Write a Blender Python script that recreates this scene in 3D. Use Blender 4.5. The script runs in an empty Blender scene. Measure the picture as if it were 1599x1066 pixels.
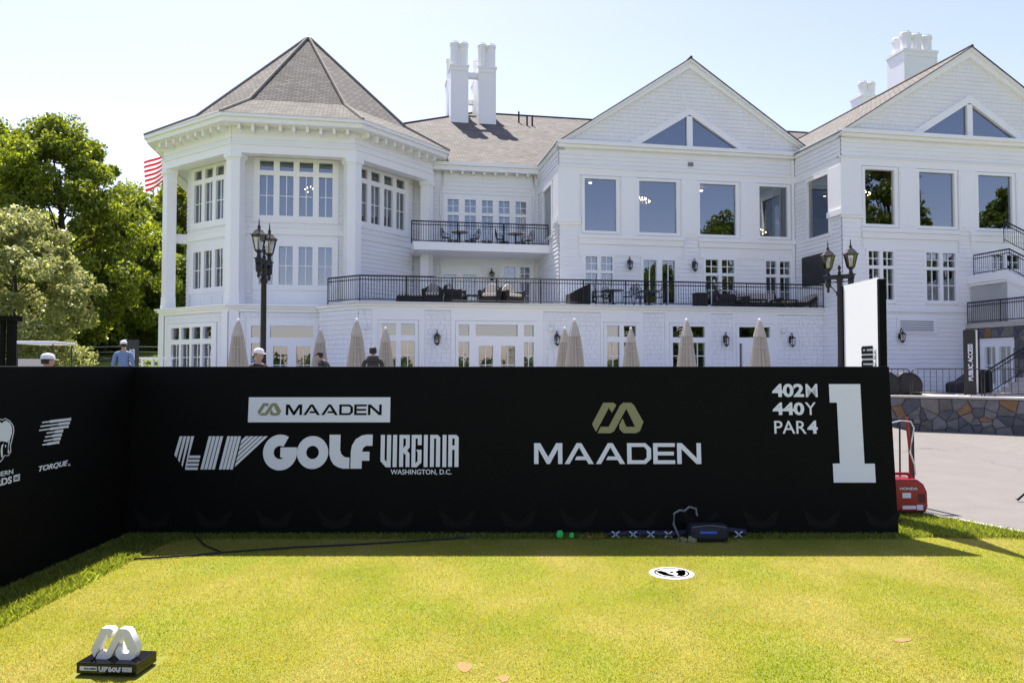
import bpy, bmesh, math, random
import numpy as np
from mathutils import Vector, Matrix
R=math.radians
random.seed(7); rng=np.random.default_rng(7)
sc=bpy.context.scene; COL=sc.collection
# ------------------------------------------------------------------ camera, sky, sun, exposure
F=1180.0
cd=bpy.data.cameras.new('camera'); cam=bpy.data.objects.new('camera',cd); COL.objects.link(cam)
cd.sensor_width=36; cd.lens=36*F/1599; cd.clip_end=3000; cd.clip_start=.05
cam.location=(0,0,1.75); cam.rotation_euler=(R(90)+math.atan(39/F),0,0); sc.camera=cam
SUN_AZ=R(19); SUN_EL=R(59)            # sun stands behind the clubhouse, a little to the left
w=bpy.data.worlds.new('World'); sc.world=w; w.use_nodes=True
nt=w.node_tree; sky=nt.nodes.new('ShaderNodeTexSky'); sky.sky_type='NISHITA'; sky.sun_disc=False
sky.sun_elevation=SUN_EL; sky.sun_rotation=-SUN_AZ; sky.air_density=1.0; sky.dust_density=.6; sky.ozone_density=3.0
bg=nt.nodes['Background']; bg.inputs['Strength'].default_value=.134; tint=nt.nodes.new('ShaderNodeMix'); tint.data_type='RGBA'; tint.blend_type='MULTIPLY'; tint.inputs[0].default_value=1; tint.inputs[7].default_value=(1.15,.885,.90,1)
nt.links.new(sky.outputs[0],tint.inputs[6]); nt.links.new(tint.outputs[2],bg.inputs[0])
sl=bpy.data.lights.new('sun','SUN'); sl.energy=5.0; sl.angle=R(.53); sl.color=(1,.95,.87)
so=bpy.data.objects.new('sun',sl); COL.objects.link(so)
sdir=Vector((-math.sin(SUN_AZ)*math.cos(SUN_EL),math.cos(SUN_AZ)*math.cos(SUN_EL),math.sin(SUN_EL)))
so.rotation_euler=sdir.to_track_quat('Z','Y').to_euler(); so.location=(-20,60,80)
sc.view_settings.view_transform='Standard'; sc.view_settings.look='None'; sc.view_settings.exposure=1.1; sc.view_settings.gamma=1

# ------------------------------------------------------------------ materials
MATS={}
def mat(name,col,rough=.6,metal=0,var=0,vscale=4,bump=0,bscale=30,spec=.5,coord='Object',emit=None):
    if name in MATS: return MATS[name]
    m=bpy.data.materials.new(name); m.use_nodes=True; n=m.node_tree.nodes; l=m.node_tree.links
    b=n['Principled BSDF']; b.inputs['Roughness'].default_value=rough; b.inputs['Metallic'].default_value=metal
    b.inputs['Specular IOR Level'].default_value=spec; b.inputs['Base Color'].default_value=(*col,1)
    if var or bump:
        tc=n.new('ShaderNodeTexCoord')
    if var:
        nz=n.new('ShaderNodeTexNoise'); nz.inputs['Scale'].default_value=vscale; nz.inputs['Detail'].default_value=6
        l.new(tc.outputs[coord],nz.inputs['Vector'])
        mx=n.new('ShaderNodeMix'); mx.data_type='RGBA'
        mx.inputs[6].default_value=(*[c*(1-var) for c in col],1); mx.inputs[7].default_value=(*[min(1,c*(1+var)) for c in col],1)
        l.new(nz.outputs['Fac'],mx.inputs[0]); l.new(mx.outputs[2],b.inputs['Base Color'])
    if bump:
        nb=n.new('ShaderNodeTexNoise'); nb.inputs['Scale'].default_value=bscale; nb.inputs['Detail'].default_value=5
        l.new(tc.outputs[coord],nb.inputs['Vector']); bp=n.new('ShaderNodeBump'); bp.inputs['Strength'].default_value=bump
        bp.inputs['Distance'].default_value=.02
        l.new(nb.outputs['Fac'],bp.inputs['Height']); l.new(bp.outputs[0],b.inputs['Normal'])
    if emit: b.inputs['Emission Color'].default_value=(*emit[0],1); b.inputs['Emission Strength'].default_value=emit[1]
    MATS[name]=m; return m
WHITE=mat('white_paint',(.85,.85,.845),.45,var=.03,vscale=1.2,bump=.05,bscale=60)
TRIM=mat('white_trim',(.86,.86,.855),.35,var=.02,vscale=1.5)
SID=mat('white_siding',(.85,.85,.85),.55,var=.05,vscale=.9,bump=.08,bscale=80)
BLACKM=mat('black_iron',(.012,.012,.014),.4,metal=.2,var=.3,vscale=20)
BRONZE=mat('lamp_iron',(.02,.017,.017),.42,metal=.3,var=.4,vscale=18,bump=.2,bscale=60)
WICK=mat('dark_wicker',(.014,.012,.011),.7,bump=.6,bscale=120,var=.4,vscale=40)
CREAM=mat('cream_canvas',(.50,.45,.37),.9,var=.08,vscale=5,bump=.2,bscale=90)
CUSH=mat('cream_cushion',(.62,.57,.49),.9,var=.06,vscale=8)
BOARD=mat('black_vinyl',(.0042,.0042,.0036),.6,var=.25,vscale=2,bump=.03,bscale=200,spec=.08)
PRINT=mat('white_print',(.72,.75,.80),.5)
OLIVE=mat('olive_print',(.24,.235,.105),.5)
PATT=mat('dark_pattern_print',(.0095,.0095,.0075),.6,spec=.08)
STONEC=[mat('stone_%d'%i,c,.85,var=.4,vscale=6,bump=1.0,bscale=9) for i,c in enumerate([(.13,.128,.125),(.085,.088,.098),(.17,.155,.135),(.11,.102,.092),(.20,.115,.055),(.15,.148,.15),(.07,.07,.078)])]
MORTAR=mat('mortar',(.06,.058,.055),.95,bump=.5,bscale=40)
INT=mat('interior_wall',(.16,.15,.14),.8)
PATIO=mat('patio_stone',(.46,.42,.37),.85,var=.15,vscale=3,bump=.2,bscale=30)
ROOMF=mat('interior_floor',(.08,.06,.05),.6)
RED=mat('red_plastic',(.3,.008,.012),.3,var=.1,vscale=9)
WPLAST=mat('white_plastic',(.8,.8,.8),.3)
def shingle():
    m=bpy.data.materials.new('roof_shingle'); m.use_nodes=True; n=m.node_tree.nodes; l=m.node_tree.links; b=n['Principled BSDF']
    uv=n.new('ShaderNodeUVMap'); br=n.new('ShaderNodeTexBrick'); br.offset=.5
    br.inputs['Scale'].default_value=1; br.inputs['Brick Width'].default_value=.34; br.inputs['Row Height'].default_value=.15
    br.inputs['Mortar Size'].default_value=.028; br.inputs['Color1'].default_value=(.115,.104,.09,1); br.inputs['Color2'].default_value=(.26,.238,.208,1)
    br.inputs['Mortar'].default_value=(.05,.045,.04,1); br.inputs['Bias'].default_value=-.1
    l.new(uv.outputs[0],br.inputs['Vector'])
    nz=n.new('ShaderNodeTexNoise'); nz.inputs['Scale'].default_value=.8; nz.inputs['Detail'].default_value=7; l.new(uv.outputs[0],nz.inputs['Vector'])
    mx=n.new('ShaderNodeMix'); mx.data_type='RGBA'; mx.blend_type='MULTIPLY'; mx.inputs[0].default_value=.7
    cr=n.new('ShaderNodeValToRGB'); cr.color_ramp.elements[0].position=.3; cr.color_ramp.elements[0].color=(.6,.57,.54,1); cr.color_ramp.elements[1].position=.7; cr.color_ramp.elements[1].color=(1.1,1.08,1.05,1)
    l.new(nz.outputs['Fac'],cr.inputs[0]); l.new(br.outputs['Color'],mx.inputs[6]); l.new(cr.outputs[0],mx.inputs[7]); l.new(mx.outputs[2],b.inputs['Base Color'])
    bp=n.new('ShaderNodeBump'); bp.inputs['Strength'].default_value=.7; bp.inputs['Distance'].default_value=.02; l.new(br.outputs['Color'],bp.inputs['Height']); l.new(bp.outputs[0],b.inputs['Normal'])
    b.inputs['Roughness'].default_value=.92; return m
SHING=shingle()
def glassmat(name,fac,tint,through):
    m=bpy.data.materials.new(name); m.use_nodes=True; n=m.node_tree.nodes; l=m.node_tree.links; n.remove(n['Principled BSDF'])
    o=n['Material Output']; tr=n.new('ShaderNodeBsdfTransparent'); tr.inputs[0].default_value=(*through,1)
    gl=n.new('ShaderNodeBsdfGlossy'); gl.inputs['Roughness'].default_value=.01; gl.inputs['Color'].default_value=(*tint,1)
    fr=n.new('ShaderNodeFresnel'); fr.inputs['IOR'].default_value=1.5; ad=n.new('ShaderNodeMath'); ad.operation='ADD'; ad.inputs[1].default_value=fac; ad.use_clamp=True
    tc=n.new('ShaderNodeTexCoord'); nz=n.new('ShaderNodeTexNoise'); nz.inputs['Scale'].default_value=.7; l.new(tc.outputs['Object'],nz.inputs['Vector'])
    bp=n.new('ShaderNodeBump'); bp.inputs['Strength'].default_value=.03; bp.inputs['Distance'].default_value=.02; l.new(nz.outputs['Fac'],bp.inputs['Height']); l.new(bp.outputs[0],gl.inputs['Normal'])
    mx=n.new('ShaderNodeMixShader'); l.new(fr.outputs[0],ad.inputs[0]); l.new(ad.outputs[0],mx.inputs[0]); l.new(tr.outputs[0],mx.inputs[1]); l.new(gl.outputs[0],mx.inputs[2]); l.new(mx.outputs[0],o.inputs[0])
    return m
GLASS=glassmat('window_glass',.19,(.82,.9,.96),(.7,.73,.75))
LGLASS=glassmat('lantern_glass',.05,(1,1,1),(.9,.9,.9))
def turf(name,c1,c2,c3,scale,bump,bs):
    m=bpy.data.materials.new(name); m.use_nodes=True; n=m.node_tree.nodes; l=m.node_tree.links; b=n['Principled BSDF']
    tc=n.new('ShaderNodeTexCoord'); a=n.new('ShaderNodeTexNoise'); a.inputs['Scale'].default_value=scale; a.inputs['Detail'].default_value=8; a.inputs['Roughness'].default_value=.62
    l.new(tc.outputs['Object'],a.inputs['Vector']); cr=n.new('ShaderNodeValToRGB'); e=cr.color_ramp.elements
    e[0].position=.33; e[0].color=(*c1,1); e[1].position=.7; e[1].color=(*c3,1); k=e.new(.5); k.color=(*c2,1)
    l.new(a.outputs['Fac'],cr.inputs[0])
    f=n.new('ShaderNodeTexNoise'); f.inputs['Scale'].default_value=bs; f.inputs['Detail'].default_value=3; l.new(tc.outputs['Object'],f.inputs['Vector'])
    mr=n.new('ShaderNodeMapRange'); mr.inputs[1].default_value=.3; mr.inputs[2].default_value=.7; mr.inputs[3].default_value=.72; mr.inputs[4].default_value=1.25; l.new(f.outputs['Fac'],mr.inputs[0])
    mx=n.new('ShaderNodeMix'); mx.data_type='RGBA'; mx.blend_type='MULTIPLY'; mx.inputs[0].default_value=1; l.new(cr.outputs[0],mx.inputs[6]); l.new(mr.outputs[0],mx.inputs[7])
    l.new(mx.outputs[2],b.inputs['Base Color']); b.inputs['Roughness'].default_value=.9; b.inputs['Specular IOR Level'].default_value=.15
    bp=n.new('ShaderNodeBump'); bp.inputs['Strength'].default_value=bump; bp.inputs['Distance'].default_value=.01; l.new(f.outputs['Fac'],bp.inputs['Height']); l.new(bp.outputs[0],b.inputs['Normal'])
    return m
GREEN=turf('mown_turf',(.17,.185,.022),(.22,.22,.035),(.28,.255,.06),1.1,.6,140)
LAWN=turf('lawn_turf',(.10,.15,.012),(.15,.20,.02),(.20,.23,.035),.9,.6,60)
def leafmat(name,c,tr,var=.35,rough=.5):
    m=bpy.data.materials.new(name); m.use_nodes=True; n=m.node_tree.nodes; l=m.node_tree.links; b=n['Principled BSDF']; o=n['Material Output']
    g=n.new('ShaderNodeNewGeometry'); mx=n.new('ShaderNodeMix'); mx.data_type='RGBA'
    mx.inputs[6].default_value=(*[x*(1-var) for x in c],1); mx.inputs[7].default_value=(*[x*(1+var) for x in c],1); l.new(g.outputs['Random Per Island'],mx.inputs[0])
    l.new(mx.outputs[2],b.inputs['Base Color']); b.inputs['Roughness'].default_value=rough; b.inputs['Specular IOR Level'].default_value=.6
    t=n.new('ShaderNodeBsdfTranslucent'); hs=n.new('ShaderNodeHueSaturation'); hs.inputs['Value'].default_value=1.6; hs.inputs['Saturation'].default_value=1.1; hs.inputs['Hue'].default_value=.485
    l.new(mx.outputs[2],hs.inputs['Color']); l.new(hs.outputs[0],t.inputs[0])
    ms=n.new('ShaderNodeMixShader'); ms.inputs[0].default_value=tr; l.new(b.outputs[0],ms.inputs[1]); l.new(t.outputs[0],ms.inputs[2]); l.new(ms.outputs[0],o.inputs[0]); return m
BARK=mat('bark',(.06,.05,.04),.95,var=.4,vscale=5,bump=1,bscale=15)
BLADE=leafmat('rough_blade',(.2,.245,.04),.55,.5)
TBLADE=leafmat('turf_blade',(.33,.33,.055),.6,.16)
def patchy(m):
    n=m.node_tree.nodes; l=m.node_tree.links; tc=n.new('ShaderNodeTexCoord'); nz=n.new('ShaderNodeTexNoise'); nz.inputs['Scale'].default_value=1.5; nz.inputs['Detail'].default_value=4; l.new(tc.outputs['Object'],nz.inputs['Vector'])
    mp=n.new('ShaderNodeMapping'); mp.inputs['Scale'].default_value=(1,.55,1); l.new(tc.outputs['Object'],mp.inputs['Vector']); l.new(mp.outputs[0],nz.inputs['Vector'])
    cr=n.new('ShaderNodeValToRGB'); e=cr.color_ramp.elements; e[0].position=.36; e[0].color=(.66,.86,.5,1); e[1].position=.64; e[1].color=(1.3,1.14,2.1,1); k=e.new(.5); k.color=(1.03,1.0,.9,1); l.new(nz.outputs['Fac'],cr.inputs[0])
    mi=[x for x in n if x.type=='MIX' ][0]; mu=n.new('ShaderNodeMix'); mu.data_type='RGBA'; mu.blend_type='MULTIPLY'; mu.inputs[0].default_value=1
    outs=[lk.to_socket for lk in mi.outputs[2].links]
    l.new(mi.outputs[2],mu.inputs[6]); l.new(cr.outputs[0],mu.inputs[7])
    for o_ in outs: l.new(mu.outputs[2],o_)
patchy(TBLADE)
# ------------------------------------------------------------------ builders
class MB:
    """collects faces in a frame (x along, y inward, z up); T=(ox,oy,angle)"""
    def __init__(s,T=(0,0,0)): s.v=[];s.f=[];s.uv={};s.T=T
    def pt(s,p):
        a=s.T[2]; c,q=math.cos(a),math.sin(a); return (s.T[0]+p[0]*c-p[1]*q, s.T[1]+p[0]*q+p[1]*c, p[2])
    def add(s,ps,fs,uvs=None):
        o=len(s.v); s.v+= [s.pt(p) for p in ps]
        for i,f in enumerate(fs):
            if uvs: s.uv[len(s.f)]=uvs[i]
            s.f.append([o+k for k in f])
        return s
    def box(s,x0,x1,y0,y1,z0,z1):
        return s.add([(x0,y0,z0),(x1,y0,z0),(x1,y1,z0),(x0,y1,z0),(x0,y0,z1),(x1,y0,z1),(x1,y1,z1),(x0,y1,z1)],
          [(0,3,2,1),(4,5,6,7),(0,1,5,4),(1,2,6,5),(2,3,7,6),(3,0,4,7)])
    def quad(s,a,b,c,d,uv=None): return s.add([a,b,c,d],[(0,1,2,3)],[uv] if uv else None)
    def prism(s,poly,z0,z1):           # poly in xy
        n=len(poly); return s.add([(x,y,z0) for x,y in poly]+[(x,y,z1) for x,y in poly],
          [tuple(range(n-1,-1,-1)),tuple(range(n,2*n))]+[(i,(i+1)%n,n+(i+1)%n,n+i) for i in range(n)])
    def prismy(s,poly,y0,y1):          # poly in xz, extruded along y
        n=len(poly); return s.add([(x,y0,z) for x,z in poly]+[(x,y1,z) for x,z in poly],
          [tuple(range(n)),tuple(range(2*n-1,n-1,-1))]+[(i,n+i,n+(i+1)%n,(i+1)%n) for i in range(n)])
    def tube(s,pts,rad,n=6,cap=True):
        pts=[Vector(p) for p in pts]; k=len(pts); rad=rad if isinstance(rad,(list,tuple)) else [rad]*k
        vs=[];fs=[]
        for i,p in enumerate(pts):
            d=(pts[min(i+1,k-1)]-pts[max(i-1,0)]).normalized(); u=d.cross(Vector((0,0,1)))
            if u.length<.05: u=d.cross(Vector((0,1,0)))
            u.normalize(); q=d.cross(u)
            for j in range(n):
                a=2*math.pi*j/n; vs.append(tuple(p+(u*math.cos(a)+q*math.sin(a))*rad[i]))
        for i in range(k-1):
            for j in range(n): fs.append((i*n+j,i*n+(j+1)%n,(i+1)*n+(j+1)%n,(i+1)*n+j))
        if cap: fs+= [tuple(range(n-1,-1,-1)),tuple((k-1)*n+j for j in range(n))]
        return s.add(vs,fs)
    def lathe(s,prof,n=12,c=(0,0),fold=0,ph=0):
        vs=[];fs=[];k=len(prof)
        for i,(r,z) in enumerate(prof):
            for j in range(n):
                a=2*math.pi*j/n+ph; rr=r*(1+(fold if j%2 else -fold)); vs.append((c[0]+rr*math.cos(a),c[1]+rr*math.sin(a),z))
        for i in range(k-1):
            for j in range(n): fs.append((i*n+j,i*n+(j+1)%n,(i+1)*n+(j+1)%n,(i+1)*n+j))
        fs+= [tuple(range(n-1,-1,-1)),tuple((k-1)*n+j for j in range(n))]
        return s.add(vs,fs)
    def mesh(s,name):
        me=bpy.data.meshes.new(name); me.from_pydata(s.v,[],s.f)
        if s.uv:
            ul=me.uv_layers.new(name='UVMap')
            for fi,uv in s.uv.items():
                p=me.polygons[fi]
                for k,li in enumerate(p.loop_indices): ul.data[li].uv=uv[k]
        me.update(); return me
    def build(s,name,m,parent=None,smooth=False,kind=None,bevel=0):
        me=s.mesh(name); return link(name,me,m,parent,smooth,kind,bevel)
def link(name,me,m,parent=None,smooth=False,kind=None,bevel=0):
    o=bpy.data.objects.new(name,me); COL.objects.link(o)
    if m and not me.materials: me.materials.append(m)
    if parent: o.parent=parent
    if kind: o['kind']=kind
    if smooth:
        me.polygons.foreach_set('use_smooth',[True]*len(me.polygons))
    if bevel:
        b=o.modifiers.new('bevel','BEVEL'); b.width=bevel; b.segments=2; b.limit_method='ANGLE'
    return o
def tag(o,label,cat,group=None):
    o['label']=label; o['category']=cat
    if group: o['group']=group
    return o
def thing(name,label,cat,loc=(0,0,0),rz=0,group=None):
    o=bpy.data.objects.new(name,None); COL.objects.link(o); o.empty_display_size=.2
    o.location=loc; o.rotation_euler=(0,0,rz); return tag(o,label,cat,group)
def copy_tree(o,parent=None):
    c=o.copy(); COL.objects.link(c); c.parent=parent
    for ch in list(o.children): copy_tree(ch,c)
    return c
def inst(o,parent,loc=None,rz=None):
    c=o.copy(); COL.objects.link(c); c.parent=parent
    if loc is not None: c.location=loc
    if rz is not None: c.rotation_euler=(0,0,rz)
    for ch in list(o.children): inst(ch,c)
    return c
# ---- flat lettering (curves turned into thin mesh); panel frame: x right, z up, front at -y
def curve_to_mesh(cu,name):
    o=bpy.data.objects.new('tmp',cu); COL.objects.link(o); dg=bpy.context.evaluated_depsgraph_get(); dg.update()
    me=bpy.data.meshes.new_from_object(o.evaluated_get(dg)); bpy.data.objects.remove(o); me.name=name; return me
def fit(me,src,dst,y=-.003,depth=.002,rev=False):
    n=len(me.vertices); c=np.empty(n*3); me.vertices.foreach_get('co',c); c=c.reshape(-1,3)
    if src is None: src=(c[:,0].min(),c[:,0].max(),c[:,1].min(),c[:,1].max())
    sx=(dst[1]-dst[0])/(src[1]-src[0]); sz=(dst[3]-dst[2])/(src[3]-src[2])
    zz=c[:,2]; zr=(zz-zz.min())/max(1e-9,zz.max()-zz.min())
    o=np.stack([dst[0]+(c[:,0]-src[0])*sx, y-depth*zr, dst[2]+(c[:,1]-src[2])*sz],1)
    me.vertices.foreach_set('co',o.ravel()); me.update(); return me
def poly_mesh(polys,src,dst,name='lettering',y=-.003):
    cu=bpy.data.curves.new(name,'CURVE'); cu.dimensions='2D'; cu.fill_mode='BOTH'; cu.extrude=.01
    for p in polys:
        s=cu.splines.new('POLY'); s.points.add(len(p)-1); s.use_cyclic_u=True
        for i,q in enumerate(p): s.points[i].co=(q[0],q[1],0,1)
    return fit(curve_to_mesh(cu,name),src,dst,y)
def text_mesh(body,dst,bold=0,shear=0,name='lettering',y=-.003,spacing=1):
    cu=bpy.data.curves.new(name,'FONT'); cu.body=body; cu.size=1; cu.extrude=.01; cu.offset=bold; cu.shear=shear; cu.resolution_u=4; cu.space_character=spacing
    return fit(curve_to_mesh(cu,name),None,dst,y)
def arc(cx,cy,r,a0,a1,n=24): return [(cx+r*math.cos(R(a0+(a1-a0)*i/n)),cy+r*math.sin(R(a0+(a1-a0)*i/n))) for i in range(n+1)]
def flip(ps,h): return [(x,h-y) for x,y in ps]
LOGO=[[(470,690),(420,590),(590,290),(740,290),(780,320),(772,345),(715,432),(672,360),(485,690)],
 [(500,718),(548,628),(665,628),(840,325),(885,290),(1000,290),(1045,325),(1180,560),(1125,690),(1065,718),(885,718),(825,665),(822,600),(875,510),(925,628),(1055,628),(930,375),(745,690),(690,718)]]
LOGO=[flip(p,718) for p in LOGO]; LOGOB=(420,1180,0,428)
_M=[[(0,0),(0,1),(.28,1),(.65,.33),(1.02,1),(1.3,1),(1.3,0),(1.1,0),(1.1,.72),(.72,0),(.58,0),(.2,.72),(.2,0)]]
_A=[[(0,0),(.56,1),(.78,1),(1.34,0),(1.1,0),(1.0,.19),(.47,.19),(.56,.36),(.9,.36),(.67,.80),(.23,0)]]
_D=[[(0,0),(0,1),(.85,1),(1.1,.75),(1.1,.25),(.85,0)],[(.2,.18),(.78,.18),(.9,.32),(.9,.68),(.78,.82),(.2,.82)]]
_E=[[(0,0),(0,1),(1,1),(1,.82),(.2,.82),(.2,.59),(.95,.59),(.95,.41),(.2,.41),(.2,.18),(1,.18),(1,0)]]
_N=[[(0,0),(0,1),(.22,1),(.9,.28),(.9,1),(1.1,1),(1.1,0),(.88,0),(.2,.72),(.2,0)]]
def word(ls,gap=.12):
    out=[];x=0
    for L in ls:
        wd=max(p[0] for q in L for p in q); out+= [[(p[0]+x,p[1]) for p in q] for q in L]; x+=wd+gap
    return out,(0,x-gap,0,1)
MAAD=word([_M,_A,_A,_D,_E,_N],.1)
def liv():
    P=[]; H=508
    def st(xt0,xt1,sh,y0,y1): P.append([(xt0-sh*(y0-338),y0),(xt1-sh*(y0-338),y0),(xt1-sh*(y1-338),y1),(xt0-sh*(y1-338),y1)])
    for k in range(4):
        x=935+19.6*k; P.append([(x,338),(x+15,338),(x+15-.22*(120+14*k),338+min(170,110+24*k)),(x-.22*105,338+min(165,96+24*k))])
    for k in range(4): y=437+20*k; P.append([(990-5*k,y),(1046-3*k,y),(1044-3*k,y+13),(987-5*k,y+13)])
    for k in range(4): st(1085+19.5*k,1100+19.5*k,.21,338,508)
    for k in range(4): st(1180+18.5*k,1195+18.5*k,.21,338,508)
    for k in range(5):
        xt=1275+24*k; e0=(xt-1258)/.83; e1=(xt+18-1258)/.83
        P.append([(xt,338),(xt+18,338),(xt+18-1.04*min(e1,170),338+min(e1,170)),(xt-1.04*e0,338+e0)])
    return [flip(p,508) for p in P],(915,1394,0,170)
LIV=liv()
def golf():
    g=[(x,910-y) for x,y in arc(298,455,113,61,350,30)]
    G=arc(298,0,113,61,350,30)+[(410,32),(300,32),(300,-30),(328,-30)]+arc(298,0,42,-45,-300,20)
    O1=arc(514,0,104,0,352,40); O2=arc(514,0,42,0,350,26)
    L=[(x,455-y) for x,y in [(624,343),(697,343),(697,440),(705,465),(725,483),(745,487),(760,487),(760,557),(720,557),(685,548),(655,530),(635,500),(626,465)]]
    Fp=[(x,455-y) for x,y in [(768,557),(768,450),(775,410),(800,370),(840,347),(870,342),(911,342),(911,413),(870,413),(850,425),(842,450),(892,450),(892,507),(842,507),(842,557)]]
    return [G,O1,O2,L,Fp],(185,911,-113,113)
GOLF=golf()
VIRG=[[(973,342),(1000,342),(1000,505),(1015,520),(1015,342),(1042,342),(1042,555),(1010,555),(973,515)],[(1055,342),(1082,342),(1082,554),(1055,554)],
 [(1098,342),(1167,342),(1167,425),(1150,445),(1167,465),(1167,553),(1141,553),(1141,475),(1125,460),(1125,553),(1098,553)],[(1124,366),(1141,366),(1141,410),(1124,430)],
 [(1180,342),(1247,342),(1247,410),(1221,410),(1221,366),(1206,366),(1206,530),(1221,515),(1221,460),(1212,440),(1247,440),(1247,525),(1215,555),(1180,555)],
 [(1262,342),(1288,342),(1288,554),(1262,554)],[(1304,553),(1304,342),(1355,342),(1371,358),(1371,553),(1344,553),(1344,366),(1330,366),(1330,553)],
 [(1387,342),(1413,342),(1413,554),(1387,554)],[(1426,553),(1426,342),(1480,342),(1495,358),(1495,553),(1468,553),(1468,440),(1452,440),(1452,553)],[(1452,366),(1468,366),(1468,412),(1452,412)]]
VIRG=([flip(p,555) for p in VIRG],(973,1495,0,213))
ONE=([[(0,0),(0,.19),(.14,.193),(.14,.81),(0,.81),(0,1),(.62,1),(.62,.19),(.82,.19),(.82,0)]],(0,.82,0,1))
# ------------------------------------------------------------------ terrain
def sm(a,b,x): t=np.clip((x-a)/(b-a),0,1); return t*t*(3-2*t)
def ground_h(x,y):
    x=np.asarray(x,float); y=np.asarray(y,float)
    left=.7*sm(9,21,y); right=-.44*sm(10,24,y)
    h=left*(1-sm(7.5,11.5,x))+right*sm(7.5,11.5,x)
    far=sm(27,75,y)*3.4*sm(8,24,-x+ -2)        # lawn climbs to the wood on the left
    return h+far+ .9*sm(90,300,y)
def gz(x,y): return float(ground_h(x,y))
def sheet(name,xs,ys,dz,m,inside=None,kind='structure'):
    X,Y=np.meshgrid(xs,ys); Z=ground_h(X,Y)+dz
    if name=='ground': Z=Z-.25*(((X>7.2)&(X<38)&(Y>-8)&(Y<25))|((X>-20)&(X<3.5)&(Y>11.5)&(Y<26)))
    nx,ny=len(xs),len(ys)
    v=np.stack([X.ravel(),Y.ravel(),Z.ravel()],1).tolist(); f=[]
    for j in range(ny-1):
        for i in range(nx-1):
            if inside is None or inside((xs[i]+xs[i+1])/2,(ys[j]+ys[j+1])/2): f.append((j*nx+i,j*nx+i+1,(j+1)*nx+i+1,(j+1)*nx+i))
    me=bpy.data.meshes.new(name); me.from_pydata(v,[],f); me.update(); return link(name,me,m,None,True,kind)
xs=np.unique(np.concatenate([np.linspace(-900,-60,18),np.linspace(-60,30,61),np.linspace(30,900,18)])); ys=np.unique(np.concatenate([np.linspace(-600,-10,16),np.linspace(-10,90,71),np.linspace(90,1500,20)]))
sheet('ground',xs,ys,-.03,LAWN)
def poly_sheet(name,pts,dz,m,step=1.0):
    bm=bmesh.new(); vs=[bm.verts.new((x,y,0)) for x,y in pts]; bm.faces.new(vs)
    xsn=np.arange(min(p[0] for p in pts)+step,max(p[0] for p in pts),step); ysn=np.arange(min(p[1] for p in pts)+step,max(p[1] for p in pts),step)
    for x in xsn: bmesh.ops.bisect_plane(bm,geom=bm.verts[:]+bm.edges[:]+bm.faces[:],plane_co=(x,0,0),plane_no=(1,0,0))
    for y in ysn: bmesh.ops.bisect_plane(bm,geom=bm.verts[:]+bm.edges[:]+bm.faces[:],plane_co=(0,y,0),plane_no=(0,1,0))
    for v in bm.verts: v.co.z=gz(v.co.x,v.co.y)+dz
    me=bpy.data.meshes.new(name); bm.to_mesh(me); bm.free(); 
    for p in me.polygons:
        if p.normal.z<0: p.flip()
    return link(name,me,m,None,True,'structure')
poly_sheet('tee_green',[(-3.42,-12),(5.9,-12),(5.9,6.6),(5.45,7.72),(4.25,7.86),(-3.2,7.86),(-3.46,7.5)],-.012,GREEN,2)
ASPH=mat('asphalt',(.175,.16,.145),.9,var=.14,vscale=2.5,bump=.5,bscale=70)
def asphalt():
    m=ASPH; n=m.node_tree.nodes; l=m.node_tree.links; tc=n.new('ShaderNodeTexCoord'); vo=n.new('ShaderNodeTexVoronoi'); vo.feature='DISTANCE_TO_EDGE'; vo.inputs['Scale'].default_value=.2
    ns=n.new('ShaderNodeTexNoise'); ns.inputs['Scale'].default_value=1.3; ns.inputs['Detail'].default_value=5; mxv=n.new('ShaderNodeMix'); mxv.data_type='RGBA'; mxv.blend_type='LINEAR_LIGHT'; mxv.inputs[0].default_value=.55
    l.new(tc.outputs['Object'],ns.inputs['Vector']); l.new(tc.outputs['Object'],mxv.inputs[6]); l.new(ns.outputs['Color'],mxv.inputs[7]); l.new(mxv.outputs[2],vo.inputs['Vector'])
    cr=n.new('ShaderNodeValToRGB'); cr.color_ramp.elements[0].color=(.6,.6,.6,1); cr.color_ramp.elements[1].position=.003; cr.color_ramp.elements[1].color=(1,1,1,1); l.new(vo.outputs['Distance'],cr.inputs[0])
    b=n['Principled BSDF']; src=b.inputs['Base Color'].links[0].from_socket; mm=n.new('ShaderNodeMix'); mm.data_type='RGBA'; mm.blend_type='MULTIPLY'; mm.inputs[0].default_value=1
    l.new(src,mm.inputs[6]); l.new(cr.outputs[0],mm.inputs[7]); l.new(mm.outputs[2],b.inputs['Base Color'])
asphalt()
poly_sheet('asphalt_drive',[(-14,10.2),(4.2,10.2),(4.86,9.15),(5.35,8.15),(5.85,7.0),(6.5,4),(7.5,-10),(40,-10),(40,26.5),(-22,26.5),(-22,12)],-.008,ASPH,1)
edge=MB(); P=[(4.2,10.2),(4.86,9.15),(5.35,8.15),(5.85,7.0),(6.5,4),(7.5,-10)]
for a,b in zip(P,P[1:]): edge.add([(a[0]-.05,a[1],-.02),(b[0]-.05,b[1],-.02),(b[0]+.05,b[1],-.02),(a[0]+.05,a[1],-.02),(a[0]-.05,a[1],.012),(b[0]-.05,b[1],.012),(b[0]+.05,b[1],.012),(a[0]+.05,a[1],.012)],[(4,5,6,7),(0,1,5,4),(2,3,7,6)])
edge.build('drive_edging',mat('pale_edging',(.5,.48,.44),.9,var=.2,vscale=8),kind='structure')
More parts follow.
